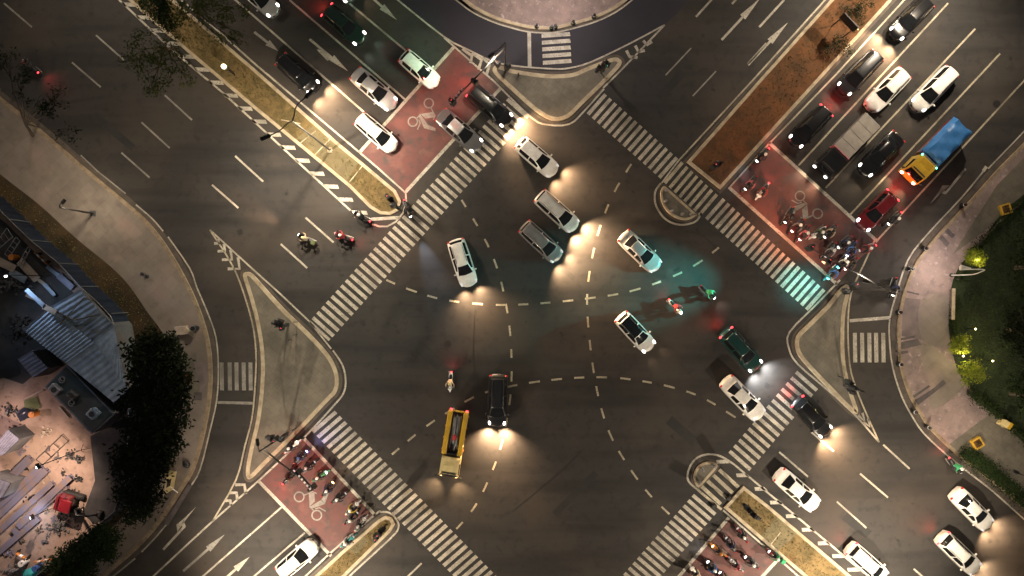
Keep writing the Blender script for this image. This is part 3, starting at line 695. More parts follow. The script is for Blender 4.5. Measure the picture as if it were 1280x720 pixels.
car((1084, 704), (.74, .67), 'mpv', 4.3, 1.76, 'white', "white people carrier cut by the bottom edge beside the lower right median", gC, tail='tail_on')
car((622, 500), (-.03, 1), 'mpv', 4.75, 1.86, 'charcoal', "charcoal people carrier with lit headlights beside the yellow truck", gX, 'head_on', beam=480, tail='tail_dim')
car((371, 699), (.76, -.65), 'suv', 4.2, 1.80, 'white', "white SUV waiting behind the stop line of the lower left red box", gD)
car((1139, 23), DB, 'suv', 4.5, 1.86, 'black', "black SUV with two bright headlights, last in its queue at the top right", gB, 'head_on', beam=200)
car((1075, 91), DB, 'mpv', 4.7, 1.86, 'charcoal', "dark grey people carrier with a ribbed shiny tail, between two black cars by the median", gB, 'head_on', 'tail_dim', beam=60)
car((1013, 158), DB, 'mpv', 4.35, 1.84, 'black', "black people carrier at the head of the queue beside the upper right median", gB, 'head_on', 'tail_on', beam=50)
car((1110, 112), DB, 'suv', 4.6, 1.84, 'white', "white SUV with a black windscreen behind the covered pickup", gB)
car((1168, 111), DB, 'mpv', 4.75, 1.86, 'white', "white van-like people carrier with a red-lit nose, behind the black saloon", gB, 'head_on', beam=60)
car((1102, 192), DB, 'sedan', 4.75, 1.86, 'black', "glossy black saloon between the covered pickup and the blue tarpaulin truck", gB, 'head_on', beam=60)
car((1097, 263), DB, 'hatch', 4.2, 1.80, 'red', "dark red car at the stop line in front of the blue tarpaulin truck", gB, 'head_cool', 'tail_on')

# ------------------------------------------------------------------ lorries
def wheels(t, pts, r=.40):
    for (x, y) in pts:
        o = MB().torus((0, 0, 0), r*.7, r*.3, 'Y', 20, 8, 1.1).build('wheel', M['rubber'], t, 60, (x, y, r))
        MB().tube([(0, -.06, 0), (0, .06, 0)], r*.5, 14).build('rim', M['steel'], o, 40)
def cab(t, x0, x1, w, zt, paint_, front='glass'):
    """forward-control lorry cab from x0 to x1 with a sloping windscreen"""
    b = MB(); h = w/2; L = x1-x0; s = .26
    prof = [(x0, .45), (x1-.02, .45), (x1, .75), (x1-.02, 1.25), (x1-s-.06, zt-.10), (x1-s-.22, zt), (x0+.10, zt), (x0, zt-.10)]
    vs = []; k = len(prof)
    for sg in (-1, 1):
        for (x, z) in prof: vs.append((x, sg*h*(1 if z < 1.4 else .90), z))
    fs = [tuple(range(k)), tuple(reversed(range(k, 2*k)))]+[(i, (i+1) % k, k+(i+1) % k, k+i) for i in range(k)]
    b.add(vs, fs); c = b.build('cab', PT[paint_], t, 25)
    for k in range(4): MB().bbox((x0+.22+.14*k, 0, zt+.012), (.05, w*.62, .03), .01).build('roof_rib', PT[paint_], t)
    MB().bbox((x1-s-.16, 0, zt+.03), (.10, w*.72, .07), .02).build('sun_visor', M['trim'], t)
    for sg in (1, -1): MB().tube([(x1-.06, sg*.08*w+.1, 1.33), (x1-.17, sg*.30*w+.1, 1.62)], .014, 5).build('wiper', M['trim'], t)
    y1, y2 = h*.86, h*.80; nx, nz = .004, .012
    MB().add([(x1-.02+nx, -y1, 1.27+nz), (x1-.02+nx, y1, 1.27+nz), (x1-s-.05, y2, zt-.13+nz), (x1-s-.05, -y2, zt-.13+nz)], [(0, 1, 2, 3)]).build('windshield', M['glass'], t)
    for sg in (1, -1):
        MB().add([(x0+L*.30, sg*(h+.004), 1.30), (x1-.14, sg*(h+.004), 1.30), (x1-.40, sg*(h*.9+.012), zt-.2), (x0+L*.30, sg*(h*.9+.012), zt-.2)], [(0, 1, 2, 3)]).build('side_window', M['glass'], t)
        MB().bbox((x1-.05, sg*(h+.16), 1.5), (.10, .20, .30), .03).build('mirror', M['trim'], t)
    return c
def lights(t, x, w, z, m='head_on', xt=None):
    for sg in (1, -1):
        MB().ball((x, sg*w*.38, z), (.13, .17, .13)).build('headlight', M[m], t, 60)
        if xt is not None: MB().bbox((xt, sg*w*.40, .85), (.08, .22, .12), .02).build('taillight', M['tail_on'], t)

p = G(567, 555, 1.2); t = empty('flatbed_truck', (p.x, p.y, 0), math.atan2(-.985, -.16)); tag(t, "yellow open truck loaded with scaffold tubes, driving down beside a charcoal people carrier", "truck"); t.scale = (1.2, 1.14, 1.1)
LT = 5.3; wt = 1.70
MB().box((-.1, 0, .62), (5.0, .8, .16)).build('chassis', M['black'], t)
MB().box((-.95, 0, .86), (3.35, wt-.1, .08)).build('bed_floor', M['beam'], t)
for sg in (1, -1): MB().bbox((-.95, sg*(wt/2-.20), 1.30), (3.40, .40, .86), .05).build('side_board', PT['yellow'], t)
MB().bbox((.68, 0, 1.32), (.10, wt-.86, .86), .02).build('headboard', M['black'], t); MB().bbox((-2.60, 0, 1.12), (.10, wt-.86, .5), .02).build('tailgate', PT['yellow'], t)
for x in (-2.3, -1.4, -.5, .4):
    for sg in (1, -1): MB().bbox((x, sg*(wt/2+.03), 1.25), (.09, .06, .75), .012).build('side_post', PT['orange'], t)
cab(t, .90, 2.55, 1.66, 1.95, 'cream'); lights(t, 2.55, 1.66, .80, 'head_amber', -2.67); wheels(t, [(1.75, .68), (1.75, -.68), (-1.7, .66), (-1.7, -.66)], .36)
for sg in (1, -1): spot("headlight_beam", (2.75, .6*sg, .75), (1, .45*sg, -.24), 700, (1, .62, .3), 95, t, .9, .08)
rng = random.Random(4)
for i in range(12):
    y = -.32+.058*i; o = MB().tube([(-2.45+rng.uniform(0, .5), y, 1.42+.16*rng.random()), (.35-rng.uniform(0, .6), y+rng.uniform(-.1, .1), 1.46+.25*rng.random())], .038, 8).build('scaffold_tube', M['steel'], None, 60)
    o.location = t.location; o.rotation_euler = t.rotation_euler; o.scale = t.scale; tag(o, "steel scaffold tube lying lengthways in the yellow truck's open bed", "scaffold tube", "scaffold tubes in the yellow truck")
b = MB(); b.bbox((-.62, .02, 1.66), (.42, .34, .26), .08); b.ball((-.62, .02, 1.78), (.17, .14, .10)); o = b.build('sack', JK['red'], None, 40); o.location = t.location; o.rotation_euler = t.rotation_euler; o.scale = t.scale; tag(o, "small red sack among scaffold tubes in the yellow truck bed", "sack")

p = G(1168, 190, 1.3); t = empty('tarpaulin_truck', (p.x, p.y, 0), math.atan2(-DB[1], DB[0])); tag(t, "yellow-cab truck with a blue tarpaulin over its load, nearest the slip road", "truck"); t.scale = (1.12, 1.0, 1.1)
w = 2.15
MB().box((-.1, 0, .62), (5.6, .8, .16)).build('chassis', M['black'], t)
MB().bbox((-1.0, 0, 1.20), (4.0, w, .9), .04).build('cargo_box', PT['red'], t)
b = MB(); nx, ny = 14, 8; vs = []
for i in range(nx+1):
    for j in range(ny+1):
        x = -3.05+4.1*i/nx; y = (-.5+j/ny)*(w+.10); edge = min(i, nx-i, j*1.2, (ny-j)*1.2)
        z = 2.08+.20*min(1, edge/1.5)+.08*math.sin(i*1.3+j*.9)+rng.uniform(-.05, .05)-(.52 if edge == 0 else 0)
        vs.append((x, y*(1.0 if edge > 0 else 1.02), z))
b.add(vs, [(i*(ny+1)+j, (i+1)*(ny+1)+j, (i+1)*(ny+1)+j+1, i*(ny+1)+j+1) for i in range(nx) for j in range(ny)])
M['tarp'] = mat("blue_tarpaulin", (.03, .14, .36), .5, noise=(1.2, (.02, .10, .28), .4, .68), bump=(3, .4)); b.build('tarpaulin', M['tarp'], t, 50)
for i in range(6):
    MB().tube([(-2.8+.7*i, w/2+.06, 1.0), (-2.8+.7*i, w/2+.09, 1.75)], .02, 6).build('tie_rope', PT['red'], t)
cab(t, 1.22, 2.95, 2.0, 2.05, 'yellow'); lights(t, 2.95, 2.0, .85, 'head_on', -3.03); wheels(t, [(2.1, .85), (2.1, -.85), (-1.8, .85), (-1.8, -.85)], .40)
MB().bbox((1.13, 0, 1.9), (.14, 1.9, .12), .03).build('headboard', M['steel'], t)
for sg in (1, -1): MB().ball((1.30, sg*.92, 2.05), (.07, .07, .07)).build('marker_lamp', M['sig_green'], t, 60)
for sg in (1, -1): spot("headlight_beam", (3.12, .75*sg, .8), (1, .1*sg, -.36), 200, (1, .72, .42), 85, t, .9, .08)

p = G(1057, 183, 1.1); t = empty('pickup_truck', (p.x, p.y, 0), math.atan2(-DB[1], DB[0])); tag(t, "black pickup with a long pale grey covered bed and pink bed edge", "pickup"); t.scale = (1.12, 1.12, 1.08)
w = 1.72
MB().box((-.1, 0, .55), (5.6, .9, .2)).build('chassis', M['black'], t)
cab(t, .98, 2.95, 1.70, 1.75, 'black'); lights(t, 2.92, 1.7, .78); wheels(t, [(2.1, .72), (2.1, -.72), (-1.9, .72), (-1.9, -.72)], .36)
for sg in (1, -1): MB().bbox((-1.05, sg*(w/2-.03), 1.15), (3.9, .07, .66), .02).build('bed_side', M['steel'], t)
MB().bbox((-3.02, 0, 1.15), (.07, w-.14, .66), .02).build('tailgate', M['steel'], t); MB().bbox((.86, 0, 1.22), (.12, w+.06, .85), .03).build('headboard', JK['pink'], t)
M['cover'] = mat("grey_bed_cover", (.28, .25, .22), .6, noise=(1.5, (.20, .18, .16), .4, .68), bump=(4, .3))
for i in range(4): MB().bbox((-2.52+.96*i, 0, 1.49), (.94, w-.02, .05), .015).build('bed_cover', M['cover'], t)
for sg in (1, -1):
    MB().bbox((-2.99, sg*.78, .95), (.06, .10, .22), .015).build('taillight', M['tail_on'], t)
    spot("headlight_beam", (3.1, .62*sg, .75), (1, .1*sg, -.36), 200, (1, .78, .5), 80, t, .9, .08)

# ------------------------------------------------------------------ motorcycles and riders
uB, uR = "motorcycles waiting at the upper right lights", "riders waiting at the upper right lights"
lB, lR = "motorcycles waiting in the lower left red box", "riders waiting in the lower left red box"
rB, rR = "motorcycles waiting in the lower right red box", "riders waiting in the lower right red box"
def bike_parts():
    P = []
    def add(nm, mb, role, sm=50, loc=(0, 0, 0), sub=None): P.append((nm, mb.mesh(nm, sm), role, loc, sub))
    b = MB(); b.tube([(.50, 0, .92), (.42, 0, .62), (.22, 0, .36), (-.12, 0, .33), (-.30, 0, .52), (-.62, 0, .70), (-.86, 0, .80)], [.07, .13, .12, .12, .15, .15, .06], 10)
    b.ball((.53, 0, .92), (.13, .19, .20)); b.ball((.46, 0, .62), (.11, .24, .28)); b.ball((-.45, 0, .66), (.42, .17, .13)); add('body', b, 'paint')
    b = MB(); b.ball((-.34, 0, .80), (.46, .15, .07)); add('seat', b, 'trim')
    for x, nm in ((.66, 'wheel'), (-.60, 'wheel')): 
        add(nm, MB().torus((0, 0, 0), .225, .055, 'Y', 20, 8, 1.2), 'tyre', 60, (x, 0, .28)); add('rim', MB().tube([(0, -.03, 0), (0, .03, 0)], .19, 14), 'steel', 40, (0, 0, 0), True)
    b = MB()
    for sg in (1, -1): b.tube([(.66, .07*sg, .28), (.52, .08*sg, .72), (.47, .06*sg, .95)], .024, 8)
    add('fork', b, 'steel')
    b = MB(); b.tube([(.36, .36, 1.00), (.42, .20, 1.02), (.46, 0, 1.00), (.42, -.20, 1.02), (.36, -.36, 1.00)], .018, 8); b.tube([(.345, .40, 1.0), (.385, .26, 1.015)], .028, 8); b.tube([(.345, -.40, 1.0), (.385, -.26, 1.015)], .028, 8); add('handlebar', b, 'trim')
    for sg in (1, -1):
        b = MB(); b.tube([(.42, .22*sg, 1.02), (.46, .34*sg, 1.17)], .010, 6); b.ball((.46, .36*sg, 1.19), (.03, .075, .05)); add('mirror', b, 'trim')
    add('front_mudguard', MB().ball((.66, 0, .45), (.27, .085, .14), z0=-.2), 'paint')
    add('headlight', MB().ball((.63, 0, .90), (.09, .13, .10)), 'head', 60); add('taillight', MB().ball((-.90, 0, .76), (.06, .10, .06)), 'tail', 60)
    b = MB(); b.tube([(-.1, -.16, .30), (-.45, -.18, .36), (-.88, -.19, .46)], [.03, .055, .06], 8); add('exhaust', b, 'steel')
    return P
BIKE = bike_parts()

def rider_mesh(foot_down, lean=0.0):
    v, e, r = [], [], []
    def j(p, rad, par=None):
        v.append(p); r.append(rad); k = len(v)-1
        if par is not None: e.append((par, k))
        return k
    L = lean
    pel = j((-.24, 0, .88), .145); sp = j((-.21+.2*L, 0, 1.08), .135, pel); ch = j((-.15+.5*L, 0, 1.28), .155, sp); nk = j((-.08+.8*L, 0, 1.44), .062, ch); hd = j((-.05+.9*L, 0, 1.56), .090, nk); j((-.03+.95*L, 0, 1.66), .080, hd)
    for sg in (1, -1):
        sh = j((-.11+.6*L, .20*sg, 1.37), .072, ch); el = j((.08+.3*L, .34*sg, 1.17), .052, sh); wr = j((.30, .35*sg, 1.05), .036, el); j((.36, .335*sg, 1.03), .034, wr)
        hp = j((-.20, .11*sg, .86), .105, pel)
        if foot_down == sg:
            kn = j((.10, .29*sg, .62), .075, hp); an = j((.04, .36*sg, .12), .048, kn); j((.20, .38*sg, .06), .038, an)
        else:
            kn = j((.24, .22*sg, .80), .078, hp); an = j((.13, .20*sg, .40), .048, kn); j((.29, .22*sg, .35), .038, an)
    me = bpy.data.meshes.new("person"); me.from_pydata(v, e, []); o = bpy.data.objects.new("person", me); C.objects.link(o)
    md = o.modifiers.new("skin", 'SKIN'); md.use_smooth_shade = True
    for i, sv in enumerate(me.skin_vertices[0].data): sv.radius = (r[i], r[i]); sv.use_root = (i == 0)
    sb = o.modifiers.new("sub", 'SUBSURF'); sb.levels = 1
    dg = bpy.context.evaluated_depsgraph_get(); dg.update(); ev = bpy.data.meshes.new_from_object(o.evaluated_get(dg)); bpy.data.objects.remove(o)
    # fingers closed round the grips, nose and ears, joined into the same body mesh
    f = MB()
    for sg in (1, -1):
        for q in range(4):
            y = (.375-.022*q)*sg; ln = (.88, 1.0, .96, .80)[q]
            f.tube([(.355, y, 1.045), (.355+.042*ln, y, 1.04), (.355+.050*ln, y, 1.005), (.355+.022*ln, y, .975)], [.011, .010, .009, .007], 6)
        f.tube([(.335, .30*sg, 1.03), (.355, .275*sg, 1.00), (.385, .265*sg, .985)], [.013, .011, .008], 6)
    hx = -.05+.9*L
    f.ball((hx+.10, 0, 1.56), (.022, .014, .022), 6, 4); [f.ball((hx, .095*sg, 1.56), (.02, .014, .03), 6, 4) for sg in (1, -1)]
    [f.ball((hx+.085, .034*sg, 1.585), (.010, .014, .009), 6, 4) for sg in (1, -1)]; f.ball((hx+.088, 0, 1.515), (.008, .026, .007), 6, 4)
    fm = f.mesh("fingers", 60); bm = bmesh.new(); bm.from_mesh(ev); bm.from_mesh(fm); bm.to_mesh(ev); bm.free(); bpy.data.meshes.remove(fm)
    ev.materials.clear()
    for k in range(4): ev.materials.append(None)
    for p in ev.polygons:
        c = p.center; p.use_smooth = True
        if c.z > 1.46 or (c.x > .315 and .94 < c.z < 1.09 and abs(c.y) > .24): p.material_index = 1
        elif c.z < .42 and (c.x > .12 or c.z < .1): p.material_index = 3
        elif c.z < .93 and not (c.z > .8 and c.x < -.3 and False): p.material_index = 2
        else: p.material_index = 0
    ev["hx"] = hx; return ev
RIDERS = [rider_mesh(0, .10), rider_mesh(1, .02), rider_mesh(-1, .02)]
HELM = MB().ball((0, 0, .01), (.150, .132, .150), 14, 8, -.55).mesh("helmet", 60); VIS = MB().add([(.135*math.cos(a)*k, .128*math.sin(a)*k, z) for z, k in ((-.055, 1.03), (.045, 1.07)) for a in [(-.9+.225*i) for i in range(9)]], [(i, i+1, 10+i, 9+i) for i in range(8)]).mesh("visor", 60)

def bike(px, d, paint_, jacket, helmet, label, rlabel, gb, gr, head='head_dim', tail='tail_dim', foot=0, beam=0, bcol=(1, .9, .8), hz=.9, steer=0, box=None):
    jr = random.Random(px[0]*7+px[1]); wait = gb in (uB, lB, rB)
    p = G(px[0]+(jr.uniform(-2, 2) if wait else 0), px[1]+(jr.uniform(-2, 2) if wait else 0), hz); t = empty('motorcycle', (p.x, p.y, 0), math.atan2(-d[1], d[0])+(jr.uniform(-.22, .22) if wait else 0)); t.rotation_euler[0] = (0, .06, -.06)[foot]*-1; tag(t, label, 'motorcycle', gb); last = None; t.scale = (1.1,)*3
    for nm, me, role, loc, sub in BIKE:
        mt = {'paint': PT[paint_], 'trim': M['trim'], 'tyre': M['rubber'], 'steel': M['steel'], 'head': M[head], 'tail': M[tail]}[role]
        o = put(nm, me, mt, last if sub else t, loc)
        if nm == 'wheel': last = o
    if box:
        MB().bbox((-.78, 0, .98), (.36, .40, .32), .05).build('top_box', JK[box], t)
    if beam > 0: spot("headlight_beam", (.76, 0, .88), (1, 0, -.42), beam*1.6, bcol, 80, t, 1.0, .05)
    elif beam < 0: spot("headlight_beam", (.76, 0, .88), (1, 0, -.15), -beam, bcol, 30, t, 1.0, .05)
    if tail == 'tail_on': spot("taillight_glow", (-1.02, 0, .74), (-1, 0, -.6), 40, (1, .08, .08), 130, t, .9, .1)
    if jacket:
        me = RIDERS[foot]; q = bpy.data.objects.new('person', me); q.location = t.location; q.rotation_euler = t.rotation_euler; q.scale = t.scale; link(q); tag(q, rlabel, 'person', gr)
        for k, mt in enumerate((JK[jacket], M['skin'], M['trouser'], M['shoe'])):
            if me.materials[k] is None: me.materials[k] = mt
            q.material_slots[k].link = 'OBJECT'; q.material_slots[k].material = mt
        hx = me["hx"]; hm = put('helmet', HELM, PT[helmet], q, (hx, 0, 1.585)); put('visor', VIS, M['visor'], hm)
    return t
D = DB
bike((950, 196), D, 'black', 'black', 'white', "black motorcycle with a blue-white headlight against the upper right median kerb", "black-jacketed rider in a white helmet beside the upper right median kerb", uB, uR, 'head_cool', 'tail_on', 1, 30, (.75, .85, 1))
bike((936, 230), D, 'black', 'pink', 'black', "motorcycle with white lamp at the corner of the red box nearest the median end", "pink-jacketed rider at the median corner of the red box", uB, uR, 'head_on', 'tail_dim', 1)
bike((954, 241), D, 'white', 'red', 'black', "white-nosed scooter standing alone in the orange-lit part of the red box", "red-jacketed rider on the lone white-nosed scooter", uB, uR, 'head_dim', 'tail_on', 2)
bike((987, 270), D, 'black', 'black', 'black', "black motorcycle with one big headlight just behind the front line beside the motorcycle symbol", "rider all in black with black helmet, beside the painted motorcycle symbol", uB, uR, 'head_on', 'tail_dim', 1, 30)
bike((996, 283), D, 'red', 'grey', 'white', "red motorcycle, second behind the painted symbol, headlight near the front line", "grey-jacketed rider with white helmet, second from the painted motorcycle symbol", uB, uR, 'head_on', 'tail_dim', 2)
bike((1005, 290), D, 'red', 'pink', 'white', "red scooter with a pink-jacketed rider, just right of the grey-jacketed rider", "pink-jacketed rider with white helmet in the waiting pack", uB, uR, 'head_on', 'tail_dim', 1)
bike((1021, 289), D, 'white', 'olive', 'white', "white scooter with an olive-jacketed rider, in the middle of the waiting pack", "olive-jacketed rider with white helmet in the waiting pack", uB, uR, 'head_dim', 'tail_dim', 1)
bike((1036, 290), D, 'black', 'beige', 'black', "black motorcycle with a beige-jacketed rider in the waiting pack", "beige-jacketed rider with black helmet in the waiting pack", uB, uR, 'head_on', 'tail_dim', 2)
bike((1037, 313), D, 'charcoal', 'grey', 'silver', "dark motorcycle under the tip of the signal arm, its rider in grey", "grey-jacketed rider with silver helmet under the signal arm tip", uB, uR, 'head_dim', 'tail_dim', 1)
bike((1053, 305), D, 'navy', 'navy', 'white', "navy motorcycle behind the arm tip, closest to the red car's nose", "navy-jacketed rider with white helmet closest to the red car's nose", uB, uR, 'head_on', 'tail_dim', 1)
bike((1066, 312), D, 'blue', 'blue', 'black', "blue motorcycle with the brightest warm headlight in the pack", "blue-jacketed rider behind the brightest headlight", uB, uR, 'head_on', 'tail_dim', 2, 40)
bike((1054, 326), D, 'black', 'white', 'white', "motorcycle with a pale cyan headlight, its rider in white, near the signal arm", "white-jacketed rider with white helmet near the signal arm", uB, uR, 'head_cyan', 'tail_dim', 1)
bike((1041, 339), D, 'teal', 'blue', 'blue', "teal scooter with a cyan lamp, foremost at the front line by the island", "blue-jacketed rider with blue helmet on the teal scooter", uB, uR, 'head_cyan', 'tail_dim', 1, 30, (.2, .85, 1))
bike((1064, 332), D, 'red', 'brown', 'black', "red motorcycle squeezed between the pack and the island tip", "brown-jacketed rider squeezed against the island tip", uB, uR, 'head_on', 'tail_dim', 2)
bike((1082, 308), (-.96, .28), 'red', 'red', 'white', "red motorcycle slewed across the end of the red box at the slip road line", "red-jacketed rider on the motorcycle slewed across the slip road line", uB, uR, 'head_dim', 'tail_on', 1)
bike((1118, 272), D, 'black', 'black', 'white', "black motorcycle filtering beside the dark red car", "black-jacketed rider with white helmet beside the dark red car", uB, uR, 'head_on', 'tail_on', 1)
bike((1118, 360), (-.25, .97), 'black', 'navy', 'black', "black motorcycle riding the right slip road against the kerb with bollards", "navy-jacketed rider on the right slip road above the small zebra", None, None, 'head_on', 'tail_dim', 0, 40)
cB, cR = "motorcycles moving through the junction", "riders moving through the junction"
bike((845, 384), (.66, .75), 'white', 'red', 'red', "blue and white scooter with a red-jacketed rider, right of centre", "red-jacketed rider with red helmet below the cyan light patch", cB, cR, 'head_cool', 'tail_on', 0)
bike((886, 366), (.72, .69), 'black', 'green', 'green', "scooter of a green-jacketed rider at the lower end of the cyan light patch", "green-jacketed rider at the lower end of the cyan light patch", cB, cR, 'head_on', 'tail_dim', 0, 50)
bike((563, 478), (-.08, 1), 'white', 'beige', 'cream', "white-nosed scooter riding down just behind the yellow truck", "beige-jacketed rider just behind the yellow truck", cB, cR, 'head_dim', 'tail_on', 0)
bike((428, 295), (-.93, -.36), 'red', 'red', 'white', "red and white sports motorcycle riding off beside the upper left lane dash", "red-jacketed rider on the red and white sports motorcycle", cB, cR, 'head_dim', 'tail_on', 0)
bike((382, 298), (-.88, -.47), 'black', 'beige', 'cream', "dark motorcycle with a beige-jacketed rider, lighting the road reddish ahead", "beige-jacketed rider farthest along the upper left carriageway", cB, cR, 'head_on', 'tail_dim', 0, -3000, (1, .58, .34), box='olive')
bike((451, 270), (-.86, -.5), 'black', 'black', 'white', "black motorcycle with a red tail lamp brushing the hatched line of the upper left median", "black-jacketed rider with white helmet beside the hatched median line", cB, cR, 'head_on', 'tail_on', 0, 60, (.8, .95, .9))
bike((510, 262), (.36, .93), 'black', 'black', 'black', "black motorcycle on the zebra crossing at the upper left median nose", "black-clad rider on the zebra crossing at the median nose", cB, cR, 'head_on', 'tail_on', 0, -2600, (.55, .72, 1))
bike((1195, 583), (.6, .8), 'black', 'green', 'white', "motorcycle of a green-jacketed rider hugging the right kerb line", "green-jacketed rider hugging the right kerb line", cB, cR, 'head_dim', 'tail_on', 0, 0)
bike((37, 82), (-.76, -.65), 'black', 'black', 'red', "dark motorcycle with one red lamp, alone on the upper left carriageway", "dark-clad rider with a red helmet, alone near the left edge", cB, cR, 'head_dim', 'tail_on', 0)
D = (.76, -.65)
bike((367, 559), D, 'white', 'black', 'white', "white-fronted motorcycle tucked into the island corner of the lower left red box", "black-jacketed rider tucked into the island corner of the red box", lB, lR, 'head_on', 'tail_dim', 1)
bike((376, 571), D, 'navy', 'navy', 'blue', "navy motorcycle with a glaring blue lamp", "navy-jacketed rider with blue helmet beside the glaring blue lamp", lB, lR, 'head_blue', 'tail_dim', 1, 110, (.25, .3, 1))
bike((361, 595), (.55, -.83), 'black', 'brown', 'black', "black motorcycle with a red rear glow, standing back beside the kerb line", "brown-jacketed rider standing back beside the kerb line", lB, lR, 'head_dim', 'tail_on', 2)
bike((386, 584), D, 'black', 'black', 'silver', "black motorcycle directly behind the hanging signal heads", "black-jacketed rider with silver helmet next to the hanging signal heads", lB, lR, 'head_dim', 'tail_dim', 1)
bike((400, 596), D, 'green', 'olive', 'white', "green motorcycle with an olive-jacketed rider and pale lamp", "olive-jacketed rider with white helmet in the lower left pack", lB, lR, 'head_cool', 'tail_dim', 1)
bike((411, 609), D, 'black', 'navy', 'white', "motorcycle throwing orange light on the lower left front line", "navy-jacketed rider behind the orange headlight", lB, lR, 'head_amber', 'tail_dim', 2, 30, (1, .5, .2))
bike((425, 623), D, 'charcoal', 'black', 'white', "charcoal motorcycle between the orange-lit one and the yellow-jacketed rider", "black-jacketed rider with white helmet next to the yellow-jacketed rider", lB, lR, 'head_dim', 'tail_dim', 1)
bike((440, 634), D, 'white', 'yellow', 'white', "white-tailed scooter with a yellow-jacketed rider", "yellow-jacketed rider in the lower left red box", lB, lR, 'head_dim', 'tail_dim', 1)
bike((441, 647), D, 'black', 'grey', 'white', "black scooter with a grey-jacketed rider beside the yellow-jacketed one", "grey-jacketed rider with white helmet beside the yellow-jacketed one", lB, lR, 'head_dim', 'tail_dim', 2)
bike((453, 655), D, 'silver', 'black', 'silver', "silver scooter touching the median nose of the lower left red box", "black-jacketed rider with silver helmet touching the median nose", lB, lR, 'head_dim', 'tail_dim', 1)
bike((435, 675), D, 'teal', 'white', 'white', "teal scooter with a white-jacketed rider along the grassy lower left median", "white-jacketed rider along the grassy lower left median", lB, lR, 'head_dim', 'tail_dim', 1)
D = (-.70, -.71)
bike((927, 669), D, 'red', 'black', 'white', "red-fronted scooter nearest the lower right median in the bottom red box", "black-jacketed rider nearest the lower right median", rB, rR, 'head_dim', 'tail_dim', 1)
bike((914, 680), D, 'navy', 'navy', 'black', "navy motorcycle just ahead of two others, between median scooter and orange headlight", "navy-jacketed rider with black helmet in the bottom red box", rB, rR, 'head_dim', 'tail_dim', 2)
bike((900, 688), D, 'orange', 'brown', 'orange', "motorcycle with an orange flaming headlight close to the bottom front line", "brown-jacketed rider with orange helmet close to the bottom front line", rB, rR, 'head_amber', 'tail_dim', 1, 40, (1, .6, .3))
bike((888, 709), D, 'black', 'blue', 'white', "black motorcycle with a glaring white headlight at the bottom front line", "blue-jacketed rider behind the glaring white headlight", rB, rR, 'head_cool', 'tail_dim', 2, 40, (.85, .9, 1))
bike((938, 703), D, 'black', 'grey', 'white', "black motorcycle farthest back of the row behind the navy motorcycle", "grey-jacketed rider with white helmet at the back of the bottom red box", rB, rR, 'head_on', 'tail_dim', 1)
bike((921, 706), D, 'silver', 'pink', 'red', "silver scooter with a pink-jacketed rider behind the orange headlight", "pink-jacketed rider with red helmet in the bottom red box", rB, rR, 'head_dim', 'tail_dim', 1)
bike((869, 717), D, 'pearl', 'beige', 'white', "cream scooter cut by the bottom edge at the front line", "beige-jacketed rider cut by the bottom edge at the front line", rB, rR, 'head_dim', 'tail_dim', 1)
bike((904, 722), D, 'black', 'olive', 'white', "black motorcycle cut by the bottom edge amid the pack", "olive-jacketed rider cut by the bottom edge amid the pack", rB, rR, 'head_on', 'tail_dim', 2)
bike((968, 694), D, 'red', 'green', 'white', "red motorcycle with a green top box squeezed along the lower right median kerb", "green-jacketed rider squeezed along the lower right median kerb", rB, rR, 'head_on', 'tail_on', 1, 0, box='green')
# ------------------------------------------------------------------ traffic signals
def local(p, t): return Vector(p)-t.location
def head(t, at, face, lit, nm='signal_head', n=3):
    """one signal head at a point (relative to the post), facing `face`; lit lens index: 0 red .. 2 green"""
    f = Vector((face[0], face[1], 0)).normalized(); a = math.atan2(f.y, f.x); h = .34*n
    b = MB().bbox((at[0], at[1], at[2]), (.26, .36, h), .03, a); b.box((at[0]-f.x*.16, at[1]-f.y*.16, at[2]), (.03, .48, h+.16), a)
    o = b.build(nm, M['black'], t)
    for k in range(n):
        z = at[2]+h/2-.17-.34*k; on = (k == lit); m = (M['sig_red'], M['sig_off'], M['sig_green'])[k] if on else M['sig_off']
        c = Vector((at[0], at[1], z))+f*.135
        MB().ball(c, (.05, .05, .0) if False else (.07, .07, .12), 12, 6).build('lens', m, o, 60)
        v = MB(); pts = []
        for i in range(9):
            th = math.pi*i/8; pts.append(Vector((-f.y*.15*math.cos(th), f.x*.15*math.cos(th), .15*math.sin(th))))
        for i in range(8): v.add([c+pts[i], c+pts[i+1], c+pts[i+1]+f*.24, c+pts[i]+f*.24], [(0, 1, 2, 3)])
        v.build('visor', M['trim'], o)
    return o

